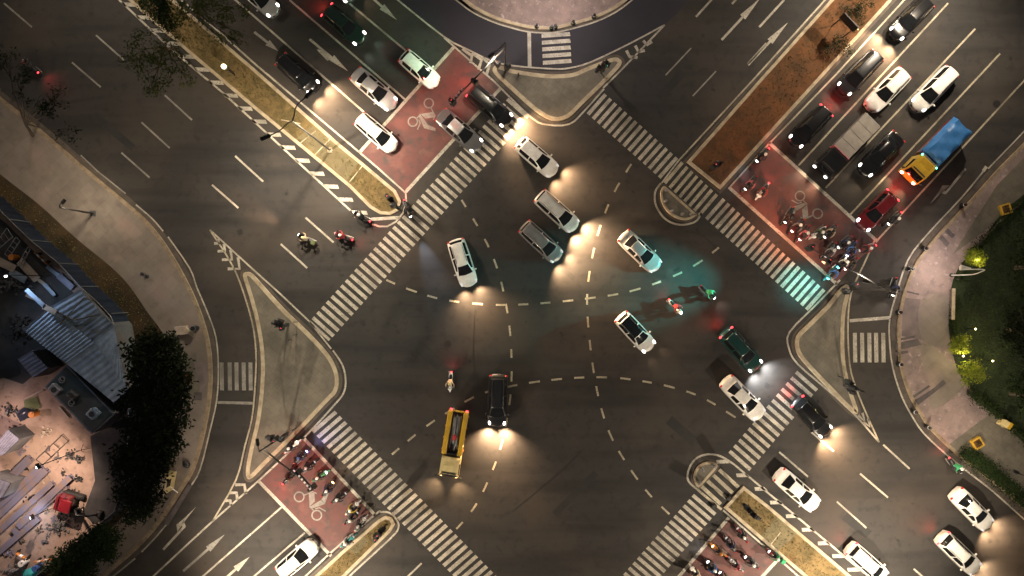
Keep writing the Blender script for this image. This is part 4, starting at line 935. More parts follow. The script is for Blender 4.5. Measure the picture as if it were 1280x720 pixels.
def signal(base, hgt, label, heads=(), arm=None, lum=None, glow=(), hoods=1, group="traffic signals at the junction", board=None, lum_w=800, lum_on=True):
    hgt *= K; heads = [(a_, b_, h_*K, f_, l_) for a_, b_, h_, f_, l_ in heads]; glow = [(a_, b_, h_*K, m_, c_, w_*1.5, d_) for a_, b_, h_, m_, c_, w_, d_ in glow]
    arm = arm and (arm[0], arm[1], arm[2]*K); lum = lum and (lum[0], lum[1], lum[2]*K); board = board and (board[0], board[1], board[2]*K, board[3], board[4]*1.2); lum_w *= 1.7
    p = G(*base); t = empty('traffic_signal', p); tag(t, label, 'traffic signal', group)
    MB().tube([(0, 0, 0), (0, 0, .10)], .26, 16).build('base_plate', M['black'], t, 40)
    MB().tube([(0, 0, .1), (0, 0, hgt)], [.105, .075], 12).build('pole', M['darkpole'], t, 60)
    MB().bbox((.16, .05, 1.1), (.22, .34, .6), .03).build('control_box', M['black'], t)
    if arm:
        e = local(G(arm[0], arm[1], arm[2]), t); zs = arm[2]-.3
        pts = [Vector((0, 0, zs)), Vector((e.x*.3, e.y*.3, zs+.22)), Vector((e.x*.7, e.y*.7, zs+.3)), e]
        MB().tube(pts, [.085, .075, .06, .05], 10).build('mast_arm', M['darkpole'], t, 60)
        MB().tube([(0, 0, hgt-.1), (e.x*.45, e.y*.45, zs+.27)], .018, 6).build('stay_rod', M['darkpole'], t)
    for (px, py, h, face, lit) in heads: head(t, local(G(px, py, h), t), face, lit)
    if lum:
        e = local(G(lum[0], lum[1], lum[2]), t); m_ = Vector((e.x*.35, e.y*.35, lum[2]+.1))
        MB().tube([(0, 0, hgt-.15), m_, e], [.06, .045, .04], 8).build('lamp_arm', M['darkpole'], t, 60)
        d = e.normalized(); a = math.atan2(d.y, d.x)
        lh = MB().bbox(e+Vector((0, 0, .03)), (.62, .26, .14), .04, a).build('lamp_head', M['black'], t)
        MB().box(e+Vector((0, 0, -.055)), (.46, .18, .03), a).build('lamp_glass', M['lamp_warm'], lh)
        if lum_on: spot("street_light", e+Vector((0, 0, -.12)), (0, 0, -1), lum_w, (1, .84, .62), 150, t, .6, .18)
    if board:
        e = local(G(board[0], board[1], board[2]), t); d = board[3]; a = math.atan2(d[1], d[0])
        MB().bbox(e, (.09, board[4], .5), .02, a).build('countdown_board', M['black'], t)
        for i in range(5):
            y = (-.5+(i+.5)/5)*board[4]; q = e+Vector((-math.sin(a)*y, math.cos(a)*y, .28)); MB().bbox(q, (.16, .17, .06), .01, a).build('board_bracket', PT['white'], t)
    for (px, py, h, aim, col, pw, deg) in glow: spot("signal_glow", local(G(px, py, h), t), aim, pw, col, deg, t, 1.0, .15)
    return t
RED, GRN, CYN = (1, .07, .06), (.10, 1, .62), (.10, .85, .80)
signal((632, 90), 6.6, "black mast-arm signal on the top island, arm reaching over the red box", [(566, 128, 5.5, (-.75, .65), 0), (594, 103, 5.3, (-.75, .65), 0), (622, 80, 3.4, (-.75, .65), 0), (634, 84, 3.0, (.75, .65), 2)],
       (562, 131, 5.8), (614, 69, 6.4), [(562, 126, 5.2, (-.45, .42, -1), RED, 420, 95), (590, 108, 4.4, (-.75, .62, -.55), GRN, 1100, 60)], board=(571, 121, 5.6, (-.75, .65), 1.5))
signal((751, 92), 3.5, "short black signal with a red light at the right tip of the top island", [(753, 83, 2.9, (.3, .95), 2), (748, 86, 2.7, (-.7, -.6), 0), (758, 80, 2.7, (.9, -.4), 2)], glow=[(749, 86, 2.9, (-.3, -.2, -1), RED, 12, 120)])
signal((361, 406), 3.3, "short black signal with a red light on the left island, nearest the zebra crossing", [(350, 402, 2.9, (-.8, .5), 2), (353, 408, 2.6, (-.2, -1), 0), (346, 404, 2.6, (-.9, .1), 2)], glow=[(353, 409, 2.8, (0, -.2, -1), RED, 10, 120)])
signal((360, 541), 6.4, "black mast-arm signal at the lower end of the left island, arm over parked motorcycles", [(391, 609, 5.3, (-.76, -.65), 0), (373, 590, 5.3, (-.76, -.65), 0), (345, 549, 3.3, (-.76, -.65), 0), (352, 548, 3.0, (.6, .75), 2), (338, 547, 3.2, (-.9, .2), 2)],
       (394, 612, 5.8), (322, 553, 6.4), [(380, 598, 5.2, (-.5, -.15, -1), RED, 420, 95)], board=(382, 602, 5.6, (-.76, -.65), 1.5), lum_w=130)
signal((1062, 362), 6.5, "black mast-arm signal at the top of the right island, beside the waiting motorcycles", [(1012, 310, 5.3, (.7, .7), 0), (1034, 327, 5.3, (.7, .7), 0), (1068, 357, 3.3, (.7, .7), 0), (1058, 364, 3.0, (-.75, .55), 2)],
       (1008, 307, 5.8), (1082, 352, 6.3), [(1030, 330, 5.2, (.1, .75, -.8), (1, .24, .09), 2600, 100), (1040, 345, 4.2, (-.12, -.16, -1), CYN, 900, 60), (1040, 345, 4.6, (-1.0, -.05, -.30), CYN, 11000, 40)], lum_w=450)
signal((1054, 482), 3.4, "short black signal with a green light at the lower end of the right island", [(1061, 478, 2.8, (-.6, .8), 2), (1067, 485, 2.8, (.8, -.4), 2), (1064, 488, 2.5, (.4, -.9), 2)], glow=[(1060, 478, 2.9, (-.4, .2, -1), GRN, 18, 130)])
signal((499, 262), 3.3, "short black signal on the upper left median nose", [(486, 247, 2.8, (-.7, .7), 0), (491, 252, 2.4, (.7, -.6), 1), (493, 256, 2.6, (-.9, -.3), 2)])
signal((481, 657), 3.3, "short black signal on the lower left median nose", [(474, 667, 2.8, (-.8, -.6), 0), (477, 663, 2.5, (.8, .5), 1), (470, 671, 2.6, (-.2, -1), 0)])
signal((929, 631), 3.4, "short black signal on the bare earth end of the lower right median", [(938, 640, 2.7, (.5, -.8), 2), (944, 645, 2.9, (.8, -.5), 2), (933, 634, 2.5, (-.6, .8), 1)])
signal((889, 211), 3.3, "short black signal on the reddish end of the upper right median", [(892, 208, 2.8, (.7, .7), 0), (898, 205, 2.6, (-.8, .4), 1)])

# ------------------------------------------------------------------ street lamps
def double_lamp(base, h, ends, label, pw, grp="double street lamps on the medians", aims=((0, 0, -1), (0, 0, -1)), cone=150):
    h *= K; pw *= 1.9
    p = G(*base); t = empty('street_lamp', p); tag(t, label, 'street lamp', grp)
    MB().bbox((0, 0, .12), (.5, .5, .24), .04).build('base_plate', M['kerb'], t)
    MB().tube([(0, 0, .2), (0, 0, h*.5), (0, 0, h)], [.11, .09, .065], 12).build('pole', M['greypole'], t, 60)
    for (ex, ey), aim in zip(ends, aims):
        e = local(G(ex, ey, h+.1), t); m1 = Vector((e.x*.15, e.y*.15, h+.15)); n = Vector((-e.y, e.x, 0))*.09
        m2 = Vector((e.x*.55, e.y*.55, h+.32))+n
        MB().tube(smooth_pts([(0, 0, h-.1), m1, m2, tuple(e)], 5, False), .05, 8).build('lamp_arm', M['black'], t, 60)
        a = math.atan2(e.y-m2.y, e.x-m2.x)
        lh = MB().bbox(e+Vector((math.cos(a)*.3, math.sin(a)*.3, .03)), (.85, .32, .14), .05, a).build('lamp_head', M['black'], t)
        g = e+Vector((math.cos(a)*.3, math.sin(a)*.3, -.055)); MB().box(g, (.62, .22, .03), a).build('lamp_glass', M['lamp_warm'], lh)
        spot("street_light", g+Vector((0, 0, -.10)), aim, pw, (1, .83, .62), cone, t, .6, .2)
    return t
double_lamp((413, 188), 9.8, [(336, 170), (383, 121)], "double-armed black street lamp over the upper left median", 4200, aims=((-.2, -.3, -1), (.25, -.95, -1)), cone=140)
double_lamp((95, -95), 9.8, [(20, -95), (90, -170)], "double-armed street lamp farther up the upper left median", 900)
double_lamp((1165, -75), 9.8, [(1200, -160), (1260, -70)], "double-armed street lamp farther up the upper right median", 4200, aims=((-.5, -.5, -1), (-.1, -.8, -1)), cone=140)
double_lamp((1105, 772), 9.8, [(1190, 800), (1110, 880)], "double-armed street lamp farther down the lower right median", 6200, aims=((-.3, .6, -1), (-.7, .7, -1)), cone=140)
double_lamp((345, 775), 9.8, [(250, 800), (330, 880)], "double-armed street lamp farther down the lower left median", 5200, aims=((.7, .3, -1), (.8, .7, -1)), cone=140)

def post_lamp(base, h, end, label, pw, col=(1, .82, .6), disc=None, grp=None):
    h *= K; pw *= 1.8
    p = G(*base); t = empty('street_lamp', p); tag(t, label, 'street lamp', grp)
    MB().bbox((0, 0, .15), (.55, .55, .06), .02).build('base_plate', M['darkpole'], t)
    MB().tube([(0, 0, .13), (0, 0, h)], [.10, .06], 12).build('pole', M['darkpole'], t, 60)
    e = local(G(end[0], end[1], h+.2), t); a = math.atan2(e.y, e.x)
    MB().tube(smooth_pts([(0, 0, h-.05), (e.x*.5, e.y*.5, h+.3), tuple(e)], 5, False), .04, 8).build('lamp_arm', M['darkpole'], t, 60)
    lh = MB().bbox(e, (.5, .28, .14), .05, a).build('lamp_head', M['darkpole'], t); MB().box(e+Vector((0, 0, -.08)), (.36, .2, .03), a).build('lamp_glass', M['lamp_warm'], lh)
    spot("street_light", e+Vector((0, 0, -.14)), (0, 0, -1), pw, col, 150, t, .6, .15)
    return t
post_lamp((117, 267), 4.2, (79, 252), "slim dark lamp post with a round shadow on the left pavement", 330)
post_lamp((690, -70), 7.0, (690, -35), "lamp post on the top pavement above the small zebra", 1300, (1, .84, .74))
post_lamp((-60, 190), 7.0, (-25, 200), "lamp post farther up the left pavement", 330)
post_lamp((215, 760), 7.0, (195, 730), "lamp post farther down the left pavement", 250)
post_lamp((1300, 610), 7.0, (1270, 590), "lamp post on the right pavement beside the grass strip", 700)
# swan-neck lamp at the garden edge, its white hood seen from above
p = G(1188, 344); t = empty('street_lamp', p); tag(t, "swan-neck lamp with a white hood beside the lit shrub at the right", 'street lamp')
MB().tube([(0, 0, .13), (0, 0, .2)], .2, 12).build('base_plate', M['darkpole'], t); e = local(G(1211, 336, 4.4), t); k = local(G(1230, 337, 4.8), t)
MB().tube(smooth_pts([(0, 0, .2), (0, 0, 3.2), (k.x*.6, k.y*.6, 4.5), tuple(k), (e.x*1.2, e.y*.9, 4.75), tuple(e)], 5, False), .05, 8).build('pole', PT['white'], t, 60)
lh = MB().tube([e+Vector((.1, 0, .12)), e+Vector((-.75, .12, -.02))], [.10, .26], 10).build('lamp_hood', PT['white'], t, 50); MB().ball(e+Vector((-.6, .1, -.08)), (.14, .14, .1)).build('lamp_glass', M['lamp_warm'], lh, 60)
spot("street_light", e+Vector((-.7, .1, -.25)), (-.35, 0, -1), 1000, (1, .83, .72), 150, t, .6, .12)
# globe lamp on the median
p = G(294, 94); t = empty('globe_lamp', p); tag(t, "glowing globe lamp on the brown upper left median", 'lamp')
MB().tube([(0, 0, 0), (0, 0, 2.5)], [.07, .05], 10).build('pole', M['black'], t, 60); MB().tube([(0, 0, 2.45), (0, 0, 2.62)], [.30, .30], 16).build('collar', M['black'], t, 40)
MB().ball((0, 0, 2.72), (.24, .24, .24), 16, 10).build('globe', M['globe'], t, 60)
d = bpy.data.lights.new("globe_light", 'POINT'); d.energy = 120; d.color = (1, .78, .42); d.shadow_soft_size = .25; o = bpy.data.objects.new("globe_light", d); o.location = (0, 0, 3.1); link(o, t)
# sign board across the upper right median
p = G(1046, 40); t = empty('direction_sign', p); tag(t, "dark direction sign on two posts, standing across the upper right median", 'sign')
a = math.atan2(-18, 17)
for s_ in (-.75, .75): MB().tube([(math.cos(a)*s_, math.sin(a)*s_, .1), (math.cos(a)*s_, math.sin(a)*s_, 3.0)], .06, 10).build('post', M['black'], t, 60)
MB().bbox((0, 0, 2.5), (1.9, .12, 1.1), .02, a).build('panel', M['black'], t); MB().bbox((math.cos(a)*1.02, math.sin(a)*1.02, 2.6), (.16, .2, .3), .03, a).build('marker', PT['cream'], t)

# ------------------------------------------------------------------ bollards
def bollard(px, label, grp, h=.8, r=.10, m='black'):
    r *= 1.25
    t = empty('bollard', G(*px)); t.location.z = .11; tag(t, label, 'bollard', grp)
    MB().tube([(0, 0, 0), (0, 0, .06), (0, 0, .06), (0, 0, h-.1), (0, 0, h)], [r*1.5, r*1.5, r, r, r*.7], 12).build('post', M[m], t, 40); MB().tube([(0, 0, h-.26), (0, 0, h-.18)], r*1.08, 12).build('band', PT['white'] if m == 'black' else M['trim'], t, 40)
g = "bollards along the right pavement kerb"
for px, l in (((1201, 257), "dark bollard on the right kerb above the upper dark paving bands"), ((1153, 311), "dark bollard on the right kerb below the upper dark paving bands"), ((1136, 336), "dark bollard on the right kerb above the slip road motorcycle"),
              ((1121, 390), "dark bollard on the right kerb level with the small zebra's stop line"), ((1122, 455), "dark bollard on the right kerb at the lower end of the small zebra"), ((1140, 514), "dark bollard on the right kerb below the slanting dark bands"), ((1157, 533), "dark bollard on the right kerb farthest down, above the green-jacketed rider")): bollard(px, l, g, .75, .13)
g = "bollards along the top pavement kerb"
for px, l in (((671, 34), "leftmost dark bollard on the top kerb, beside the stop line"), ((689, 36), "left one of a close pair of bollards at the top small zebra"), ((694, 35), "right one of a close pair of bollards at the top small zebra"), ((716, 30), "dark bollard on the top kerb right of the small zebra"), ((742, 22), "rightmost dark bollard on the top kerb")): bollard(px, l, g, .7, .12)
g = "pale bollards on the half-round island"
for px, l in (((832, 238), "pale bollard at the upper corner of the half-round upper right island"), ((831, 252), "pale bollard on the rounded left side of the upper right island"), ((839, 264), "pale bollard at the lower left curve of the upper right island"), ((852, 268), "pale bollard at the bottom curve of the upper right island"), ((863, 268), "pale bollard at the right corner of the upper right island")): bollard(px, l, g, .7, .09, 'steel')
g = "pale bollards on the lower half-round island"
for px, l in (((877, 586), "pale bollard at the left curve of the lower right half-round island"), ((891, 581), "pale bollard at the top corner of the lower right half-round island"), ((873, 602), "pale bollard at the bottom corner of the lower right half-round island")): bollard(px, l, g, .7, .09, 'steel')
for px, l in (((372, 402), "thin marker post just above the left island signal"), ((365, 424), "thin marker post below the left island signal, left of a pair"), ((372, 418), "thin marker post below the left island signal, right of a pair"), ((370, 535), "thin marker post at the lower left island mast-arm signal"), ((648, 96), "thin marker post on the top island beside the mast-arm signal"), ((1047, 470), "thin marker post on the right island, left of the green signal")):
    t = empty('marker_post', G(*px)); t.location.z = .12; tag(t, l, 'post', "marker posts on the traffic islands"); MB().tube([(0, 0, 0), (0, 0, 1.0)], .05, 8).build('post', M['black'], t, 60); MB().ball((0, 0, 1.02), .07).build('cap', M['black'], t, 60)
for px, l in (((892, 632), "small dark box on the yellowish crossing, left one"), ((910, 622), "small dark box against the lower right median end")):
    t = MB().bbox((0, 0, .2), (.5, .3, .4), .05, .7).build('cable_box', M['black'], None, None, G(*px)); tag(t, l, 'box')

# ------------------------------------------------------------------ trees and shrubs
LEAF = {}
for nm, c1, c2 in (("dark_leaves", (.010, .020, .006), (.022, .038, .010)), ("unlit_leaves", (.006, .010, .004), (.013, .021, .007)), ("green_leaves", (.045, .070, .016), (.12, .125, .028)), ("lime_leaves", (.09, .13, .012), (.20, .21, .022))):  # darkest leaf colour holds the lack of light on those crowns
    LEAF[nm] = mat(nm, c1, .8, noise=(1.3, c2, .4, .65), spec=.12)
M['bark'] = mat("bark", (.08, .06, .045), .9, noise=(5, (.04, .03, .025), .4, .7))
def tree(name, base, blobs, leaves, n, size, label, cat, group=None, trunk=.16, dens=1.0, seed=0, z0=.1):
    size *= 1.15; blobs = [(x, y, h_*K, r) for x, y, h_, r in blobs]
    rng = random.Random(seed); p = G(*base); t = empty(name, (p.x, p.y, z0)); tag(t, label, cat, group)
    C0 = [local(G(x, y, h), t) for x, y, h, r in blobs]; Rr = [b[3]/S for b in blobs]
    top = sum((c for c in C0), Vector())/len(C0); fork = Vector((top.x*.25, top.y*.25, max(.15, top.z*.45)))
    b = MB(); b.tube([(0, 0, 0), (fork.x*.5, fork.y*.5, fork.z*.5), fork], [trunk, trunk*.8, trunk*.65], 9)
    for c, r in zip(C0, Rr):
        m_ = fork.lerp(c, .5)+Vector((rng.uniform(-.2, .2), rng.uniform(-.2, .2), .1)); b.tube([fork, m_, c], [trunk*.55, trunk*.35, trunk*.12], 6)
        for k in range(5):
            d = Vector((rng.gauss(0, 1), rng.gauss(0, 1), rng.gauss(0, .6))).normalized()*r*.9; b.tube([m_.lerp(c, .5), c+d*.5, c+d], [trunk*.2, trunk*.1, .01], 4)
    b.build('trunk', M['bark'], t, 60)
    lb = MB(); tot = sum(r**2 for r in Rr)
    for c, r in zip(C0, Rr):
        k = int(n*r*r/tot); tw = [Vector((rng.gauss(0, 1), rng.gauss(0, 1), rng.gauss(0, 1))).normalized()*r*rng.uniform(.25, 1)**.6 for _ in range(max(6, int(k/18*dens)))]
        for i in range(k):
            w = rng.choice(tw); q = c+w+Vector((rng.gauss(0, 1), rng.gauss(0, 1), rng.gauss(0, .7)))*size*1.9
            s1 = size*rng.uniform(.6, 1.3); ax = Vector((rng.gauss(0, 1), rng.gauss(0, 1), rng.gauss(0, .5))).normalized(); up = Vector((rng.gauss(0, .6), rng.gauss(0, .6), 1)).normalized(); sd = ax.cross(up).normalized()
            ax = up.cross(sd); lb.add([q-ax*s1, q+sd*s1*.42, q+ax*s1, q-sd*s1*.42], [(0, 1, 2, 3)])
    lb.build('crown', LEAF[leaves], t, None); return t
tree('tree', (222, 62), [(175, 62, 6.2, 22), (196, 92, 6.0, 20), (188, 112, 5.6, 9), (216, 80, 5.5, 17), (232, 98, 5.2, 9), (205, 55, 6.5, 18), (165, 78, 5.6, 10)], 'green_leaves', 1500, .11, "sparse leafy tree overhanging the hatched edge of the upper left median", 'tree', seed=11, dens=.9)
tree('tree', (248, 22), [(262, 14, 6.0, 22), (284, 34, 5.8, 16), (296, 52, 5.3, 9), (242, -6, 6.4, 26), (292, 10, 6.0, 16), (220, 18, 6.6, 18)], 'green_leaves', 1700, .11, "leafy tree on the upper left median, reaching over the queuing lanes", 'tree', seed=12, dens=.9)
tree('tree', (205, 5), [(190, 4, 5.0, 17), (206, 24, 4.6, 12)], 'dark_leaves', 1400, .13, "small dark tree at the top edge on the upper left median", 'tree', seed=13)
tree('tree', (42, 170), [(50, 125, 5.5, 16), (66, 140, 5.5, 15), (84, 165, 5.0, 12), (25, 100, 6.0, 18), (10, 78, 6.2, 16), (74, 120, 5.5, 9)], 'dark_leaves', 700, .11, "thin dark tree leaning from the left pavement over the road", 'tree', seed=14, dens=.7)
g = "dark trees beside the building site hoarding"
tree('tree', (202, 470), [(197, 440, 6, 20), (205, 474, 6.5, 26), (185, 465, 7, 20), (211, 502, 5.5, 20), (191, 505, 7, 26), (189, 428, 6, 12), (222, 446, 3, 8), (225, 470, 2.6, 7), (226, 496, 2.4, 7), (168, 440, 5, 10), (214, 428, 3, 8), (164, 500, 5, 12)], 'unlit_leaves', 8000, .17, "dense dark tree by the left bin, upper one of a pair", 'tree', g, .22, seed=15)
tree('tree', (192, 570), [(188, 545, 6.5, 28), (192, 580, 6, 20), (176, 588, 6.5, 24), (180, 618, 5.5, 20), (173, 560, 7, 24), (206, 540, 5.5, 16), (222, 525, 2.4, 9), (218, 556, 2.2, 9), (160, 615, 5, 12), (176, 640, 3, 12), (205, 572, 2.5, 8), (160, 646, 2.5, 9)], 'unlit_leaves', 8000, .17, "dense dark tree behind the beige booth, lower one of a pair", 'tree', g, .22, seed=16)
tree('tree', (118, 688), [(115, 680, 3.4, 20), (130, 672, 3.0, 16), (98, 696, 3.4, 20), (80, 710, 3.2, 20), (136, 690, 2.6, 10), (105, 712, 2.8, 14)], 'dark_leaves', 7000, .13, "low bushy tree below the site hoarding at the lower left", 'tree', seed=17)
g = "garden trees at the right edge"
tree('tree', (1268, 335), [(1288, 315, 5, 22), (1300, 345, 5.5, 26)], 'dark_leaves', 1800, .12, "dark garden tree above the two lit yellow shrubs", 'tree', g, .22, seed=18)
tree('tree', (1258, 412), [(1280, 402, 4.5, 20), (1296, 425, 5.5, 28), (1262, 415, 3.8, 10)], 'unlit_leaves', 2200, .12, "darkest garden tree level with the right small zebra", 'tree', g, .22, seed=19)
tree('tree', (1262, 492), [(1284, 482, 3.5, 16), (1298, 505, 4, 22)], 'dark_leaves', 1500, .12, "dark garden tree below the two lit yellow shrubs", 'tree', g, .2, seed=20)
g = "lit yellow-green shrubs at the garden edge"
for bx, bl, lab, sd in (((1198, 431), [(1197, 428, 1.2, 8), (1203, 435, 1.3, 8), (1194, 436, 1.0, 5), (1205, 425, 1.0, 5)], "lit yellow-green shrub, smaller one by the garden path lamp", 21),
                        ((1212, 464), [(1207, 460, 1.2, 9), (1217, 466, 1.4, 11), (1210, 472, 1.2, 9), (1225, 468, 1.3, 9), (1219, 458, 1.2, 7)], "lit yellow-green shrub, broad one at the pavement corner", 22),
                        ((1217, 321), [(1217, 318, 1.2, 8), (1223, 323, 1.3, 8), (1214, 324, 1.0, 6)], "lit yellow-green shrub beside the swan-neck lamp", 23)):
    tree('shrub', bx, bl, 'lime_leaves', 1300, .085, lab, 'shrub', g, .05, seed=sd)
def garden_lamp(px, label, pw):
    t = empty('garden_lamp', G(*px)); t.location.z = .13; tag(t, label, 'lamp', "garden lamps by the lit shrubs")
    MB().tube([(0, 0, 0), (0, 0, 1.5)], .035, 8).build('post', M['black'], t, 60); MB().ball((0, 0, 1.58), .09).build('globe', M['globe'], t, 60)
    d = bpy.data.lights.new("garden_light", 'POINT'); d.energy = pw; d.color = (1, .80, .36); d.shadow_soft_size = .1; o = bpy.data.objects.new("garden_light", d); o.location = (0, 0, 1.8); link(o, t)
garden_lamp((1190, 443), "garden lamp between the two lit yellow shrubs", 110); garden_lamp((1226, 449), "garden lamp glinting among leaves right of the shrubs", 60); garden_lamp((1207, 326), "garden lamp beside the swan-neck lamp's shrub", 70); garden_lamp((1205, 410), "garden lamp above the smaller lit shrub", 70)
def hedge(pts, w, h, leaves, n, label, seed):
    rng = random.Random(seed); t = empty('hedge', G(*pts[0])); t.location.z = .12; tag(t, label, 'hedge'); b = MB(); wd = MB()
    P = [local(G(*q), t) for q in pts]; P = [Vector((q.x, q.y, 0)) for q in P]
    wd.tube([q+Vector((0, 0, h*.4)) for q in P], .12, 6)
    for i in range(n):
        k = rng.randrange(len(P)-1); c = P[k].lerp(P[k+1], rng.random()); q = c+Vector((rng.gauss(0, w*.3), rng.gauss(0, w*.3), abs(rng.gauss(h*.6, h*.3)))); s1 = rng.uniform(.06, .13)
        ax = Vector((rng.gauss(0, 1), rng.gauss(0, 1), rng.gauss(0, .5))).normalized(); sd = ax.cross(Vector((0, 0, 1))).normalized(); b.add([q-ax*s1, q+sd*s1*.5, q+ax*s1, q-sd*s1*.5], [(0, 1, 2, 3)])
    wd.build('stems', M['bark'], t, 60); b.build('foliage', LEAF[leaves], t, None)
hedge([(1205, 566), (1225, 580), (1250, 600), (1285, 632)], 1.3, .5, 'dark_leaves', 4200, "low dark green hedge along the right pavement near the white saloon", 31)
hedge([(1210, 490), (1240, 513), (1282, 552)], .8, .5, 'dark_leaves', 1600, "thin dark hedge bordering the garden at the lower right", 32)
hedge([(1192, 372), (1189, 400), (1192, 425)], .6, .4, 'dark_leaves', 800, "short hedge behind the low white garden wall", 33)
hedge([(1195, 350), (1215, 312), (1250, 275), (1285, 245)], .7, .4, 'dark_leaves', 1400, "dark hedge along the concrete path at the upper right garden", 34)

# garden wall, boxes, booth and other pavement furniture
t = empty('garden_wall', G(1187, 380)); tag(t, "low pale garden wall beside the right pavement", 'wall')
MB().bbox((0, 0, .32), (.22, 2.9, .5), .03, -.02).build('wall', M['pave_i'], t); MB().bbox((0, 0, .60), (.32, 3.0, .06), .015, -.02).build('coping', M['kerb'], t)
def cover_box(px, rz, label, inner):
    t = empty('planter_box', G(*px), rz); t.location.z = .12; tag(t, label, 'planter', "yellow square planters on the right pavement")
    for x, y, a, b_ in ((.42, 0, .14, .98), (-.42, 0, .14, .98), (0, .42, .70, .14), (0, -.42, .70, .14)): MB().bbox((x, y, .18), (a, b_, .36), .02).build('side', PT['yellow'], t)
    MB().box((0, 0, .15), (.69, .69, .30)).build('soil', M['soil'], t)
    if inner: 
        rng = random.Random(5); b = MB()
        for i in range(60):
            q = Vector((rng.gauss(0, .13), rng.gauss(0, .13), .32+rng.random()*.25)); a = rng.uniform(0, 6.28); b.add([q, q+Vector((math.cos(a)*.1, math.sin(a)*.1, .05)), q+Vector((math.cos(a+.6)*.1, math.sin(a+.6)*.1, .02))], [(0, 1, 2)])
        b.build('seedling', LEAF['dark_leaves'], t, None)
cover_box((1219, 553), .55, "yellow square planter above the low right hedge", True); cover_box((1254, 262), .3, "yellow square planter beside the concrete path at the upper right", True)
t = empty('utility_cabinet', G(1250, 528), -.6); t.location.z = .12; tag(t, "beige utility cabinet with a yellow top edge at the garden corner", 'cabinet'); MB().bbox((0, 0, .5), (.75, .6, 1.0), .04).build('body', PT['cream'], t); MB().bbox((.25, 0, 1.03), (.3, .66, .06), .02).build('lid', PT['yellow'], t)
t = empty('bin', G(247, 410)); t.location.z = .12; tag(t, "round black litter bin beside a curved rail on the left pavement", 'bin'); MB().tube([(0, 0, 0), (0, 0, .85), (0, 0, .95)], [.24, .30, .26], 16).build('body', M['black'], t, 40); MB().torus((0, 0, .93), .25, .03, 'Z', 20, 6).build('rim', M['steel'], t, 60)
t = empty('bench', G(240, 415), -.6); t.location.z = .12; tag(t, "small pale bench on the left pavement next to the black bin", 'bench'); MB().bbox((0, 0, .44), (1.1, .4, .06), .02).build('seat', M['kerb'], t)
for x in (-.4, .4): MB().bbox((x, 0, .2), (.08, .34, .42), .01).build('leg', M['steel'], t)
M['slab_pale'] = mat("pale_concrete", (.36, .30, .25), .85, noise=(2, (.27, .22, .18), .4, .66), bump=(12, .3))
t = empty('concrete_block', G(229, 413), .1); t.location.z = .12; tag(t, "pale square concrete block on the left pavement beside the bench", 'block'); MB().bbox((0, 0, .22), (1.15, .85, .44), .04).build('block', M['slab_pale'], t)
for zq, (q, m) in enumerate((([(227, 446), (246, 440), (250, 490), (236, 500)], 'pave_i'), ([(226, 468), (240, 466), (241, 478), (228, 478)], 'soil'), ([(243, 490), (253, 490), (253, 500), (243, 500)], 'pave_d'), ([(243, 452), (260, 452), (262, 475), (252, 490)], 'pave_d2'))): sheet("paving_panel", q, .130+.005*zq, M[m])
t = empty('guard_booth', G(213, 599), -.18); t.location.z = .11; tag(t, "beige flat-roofed guard booth between two barrier arms on the left pavement", 'booth')
MB().bbox((0, 0, 1.1), (1.05, 1.75, 2.2), .03).build('wall', PT['cream'], t); MB().bbox((0, 0, 2.26), (1.25, 2.0, .12), .03).build('roof', M['slab_pale'], t); MB().box((.53, .1, 1.35), (.02, .7, .8)).build('window', M['glass'], t); MB().box((0, -.88, 1.0), (.6, .02, 1.8)).build('door', M['trim'], t)
for px, px2, l in (((206, 594), (194, 583), "raised-end barrier arm on the tree side of the guard booth"), ((217, 603), (229, 612), "barrier arm on the road side of the guard booth")):
    a, b_ = G(*px), G(*px2); t = empty('barrier_arm', a); t.location.z = .11; tag(t, l, 'barrier', "barrier arms of the guard booth"); MB().bbox((0, 0, .5), (.22, .22, 1.0), .03).build('post', M['darkpole'], t); MB().tube([(0, 0, .95), (b_.x-a.x, b_.y-a.y, .98)], .05, 8).build('arm', PT['white'], t, 60)
sheet("drain_channel", [(236, 604), (241, 607), (211, 657), (206, 654)], .146, M['pave_d'])
for px, l in (((213, 570), "dark lump of rubbish by the dark trees above the guard booth"), ((234, 580), "dark bin bag on the left pavement beside the kerb, above the guard booth"), ((179, 342), "small dark bin bag on the left pavement, left of a pair"), ((186, 345), "small dark bin bag on the left pavement, right of a pair")):
    b = MB(); rng = random.Random(px[0]); sc = .28 if px[1] > 400 else .16
    for i in range(3): b.ball((rng.uniform(-.5, .5)*sc, rng.uniform(-.5, .5)*sc, sc*.5), (sc*rng.uniform(.8, 1.2), sc*rng.uniform(.7, 1.1), sc*.9), 10, 6)
    b.tube([(0, 0, sc*1.1), (0, 0, sc*1.7)], [sc*.15, sc*.25], 6); o = b.build('bin_bag', M['trim'], None, 50, G(*px)+Vector((0, 0, .13))); tag(o, l, 'bin bag')

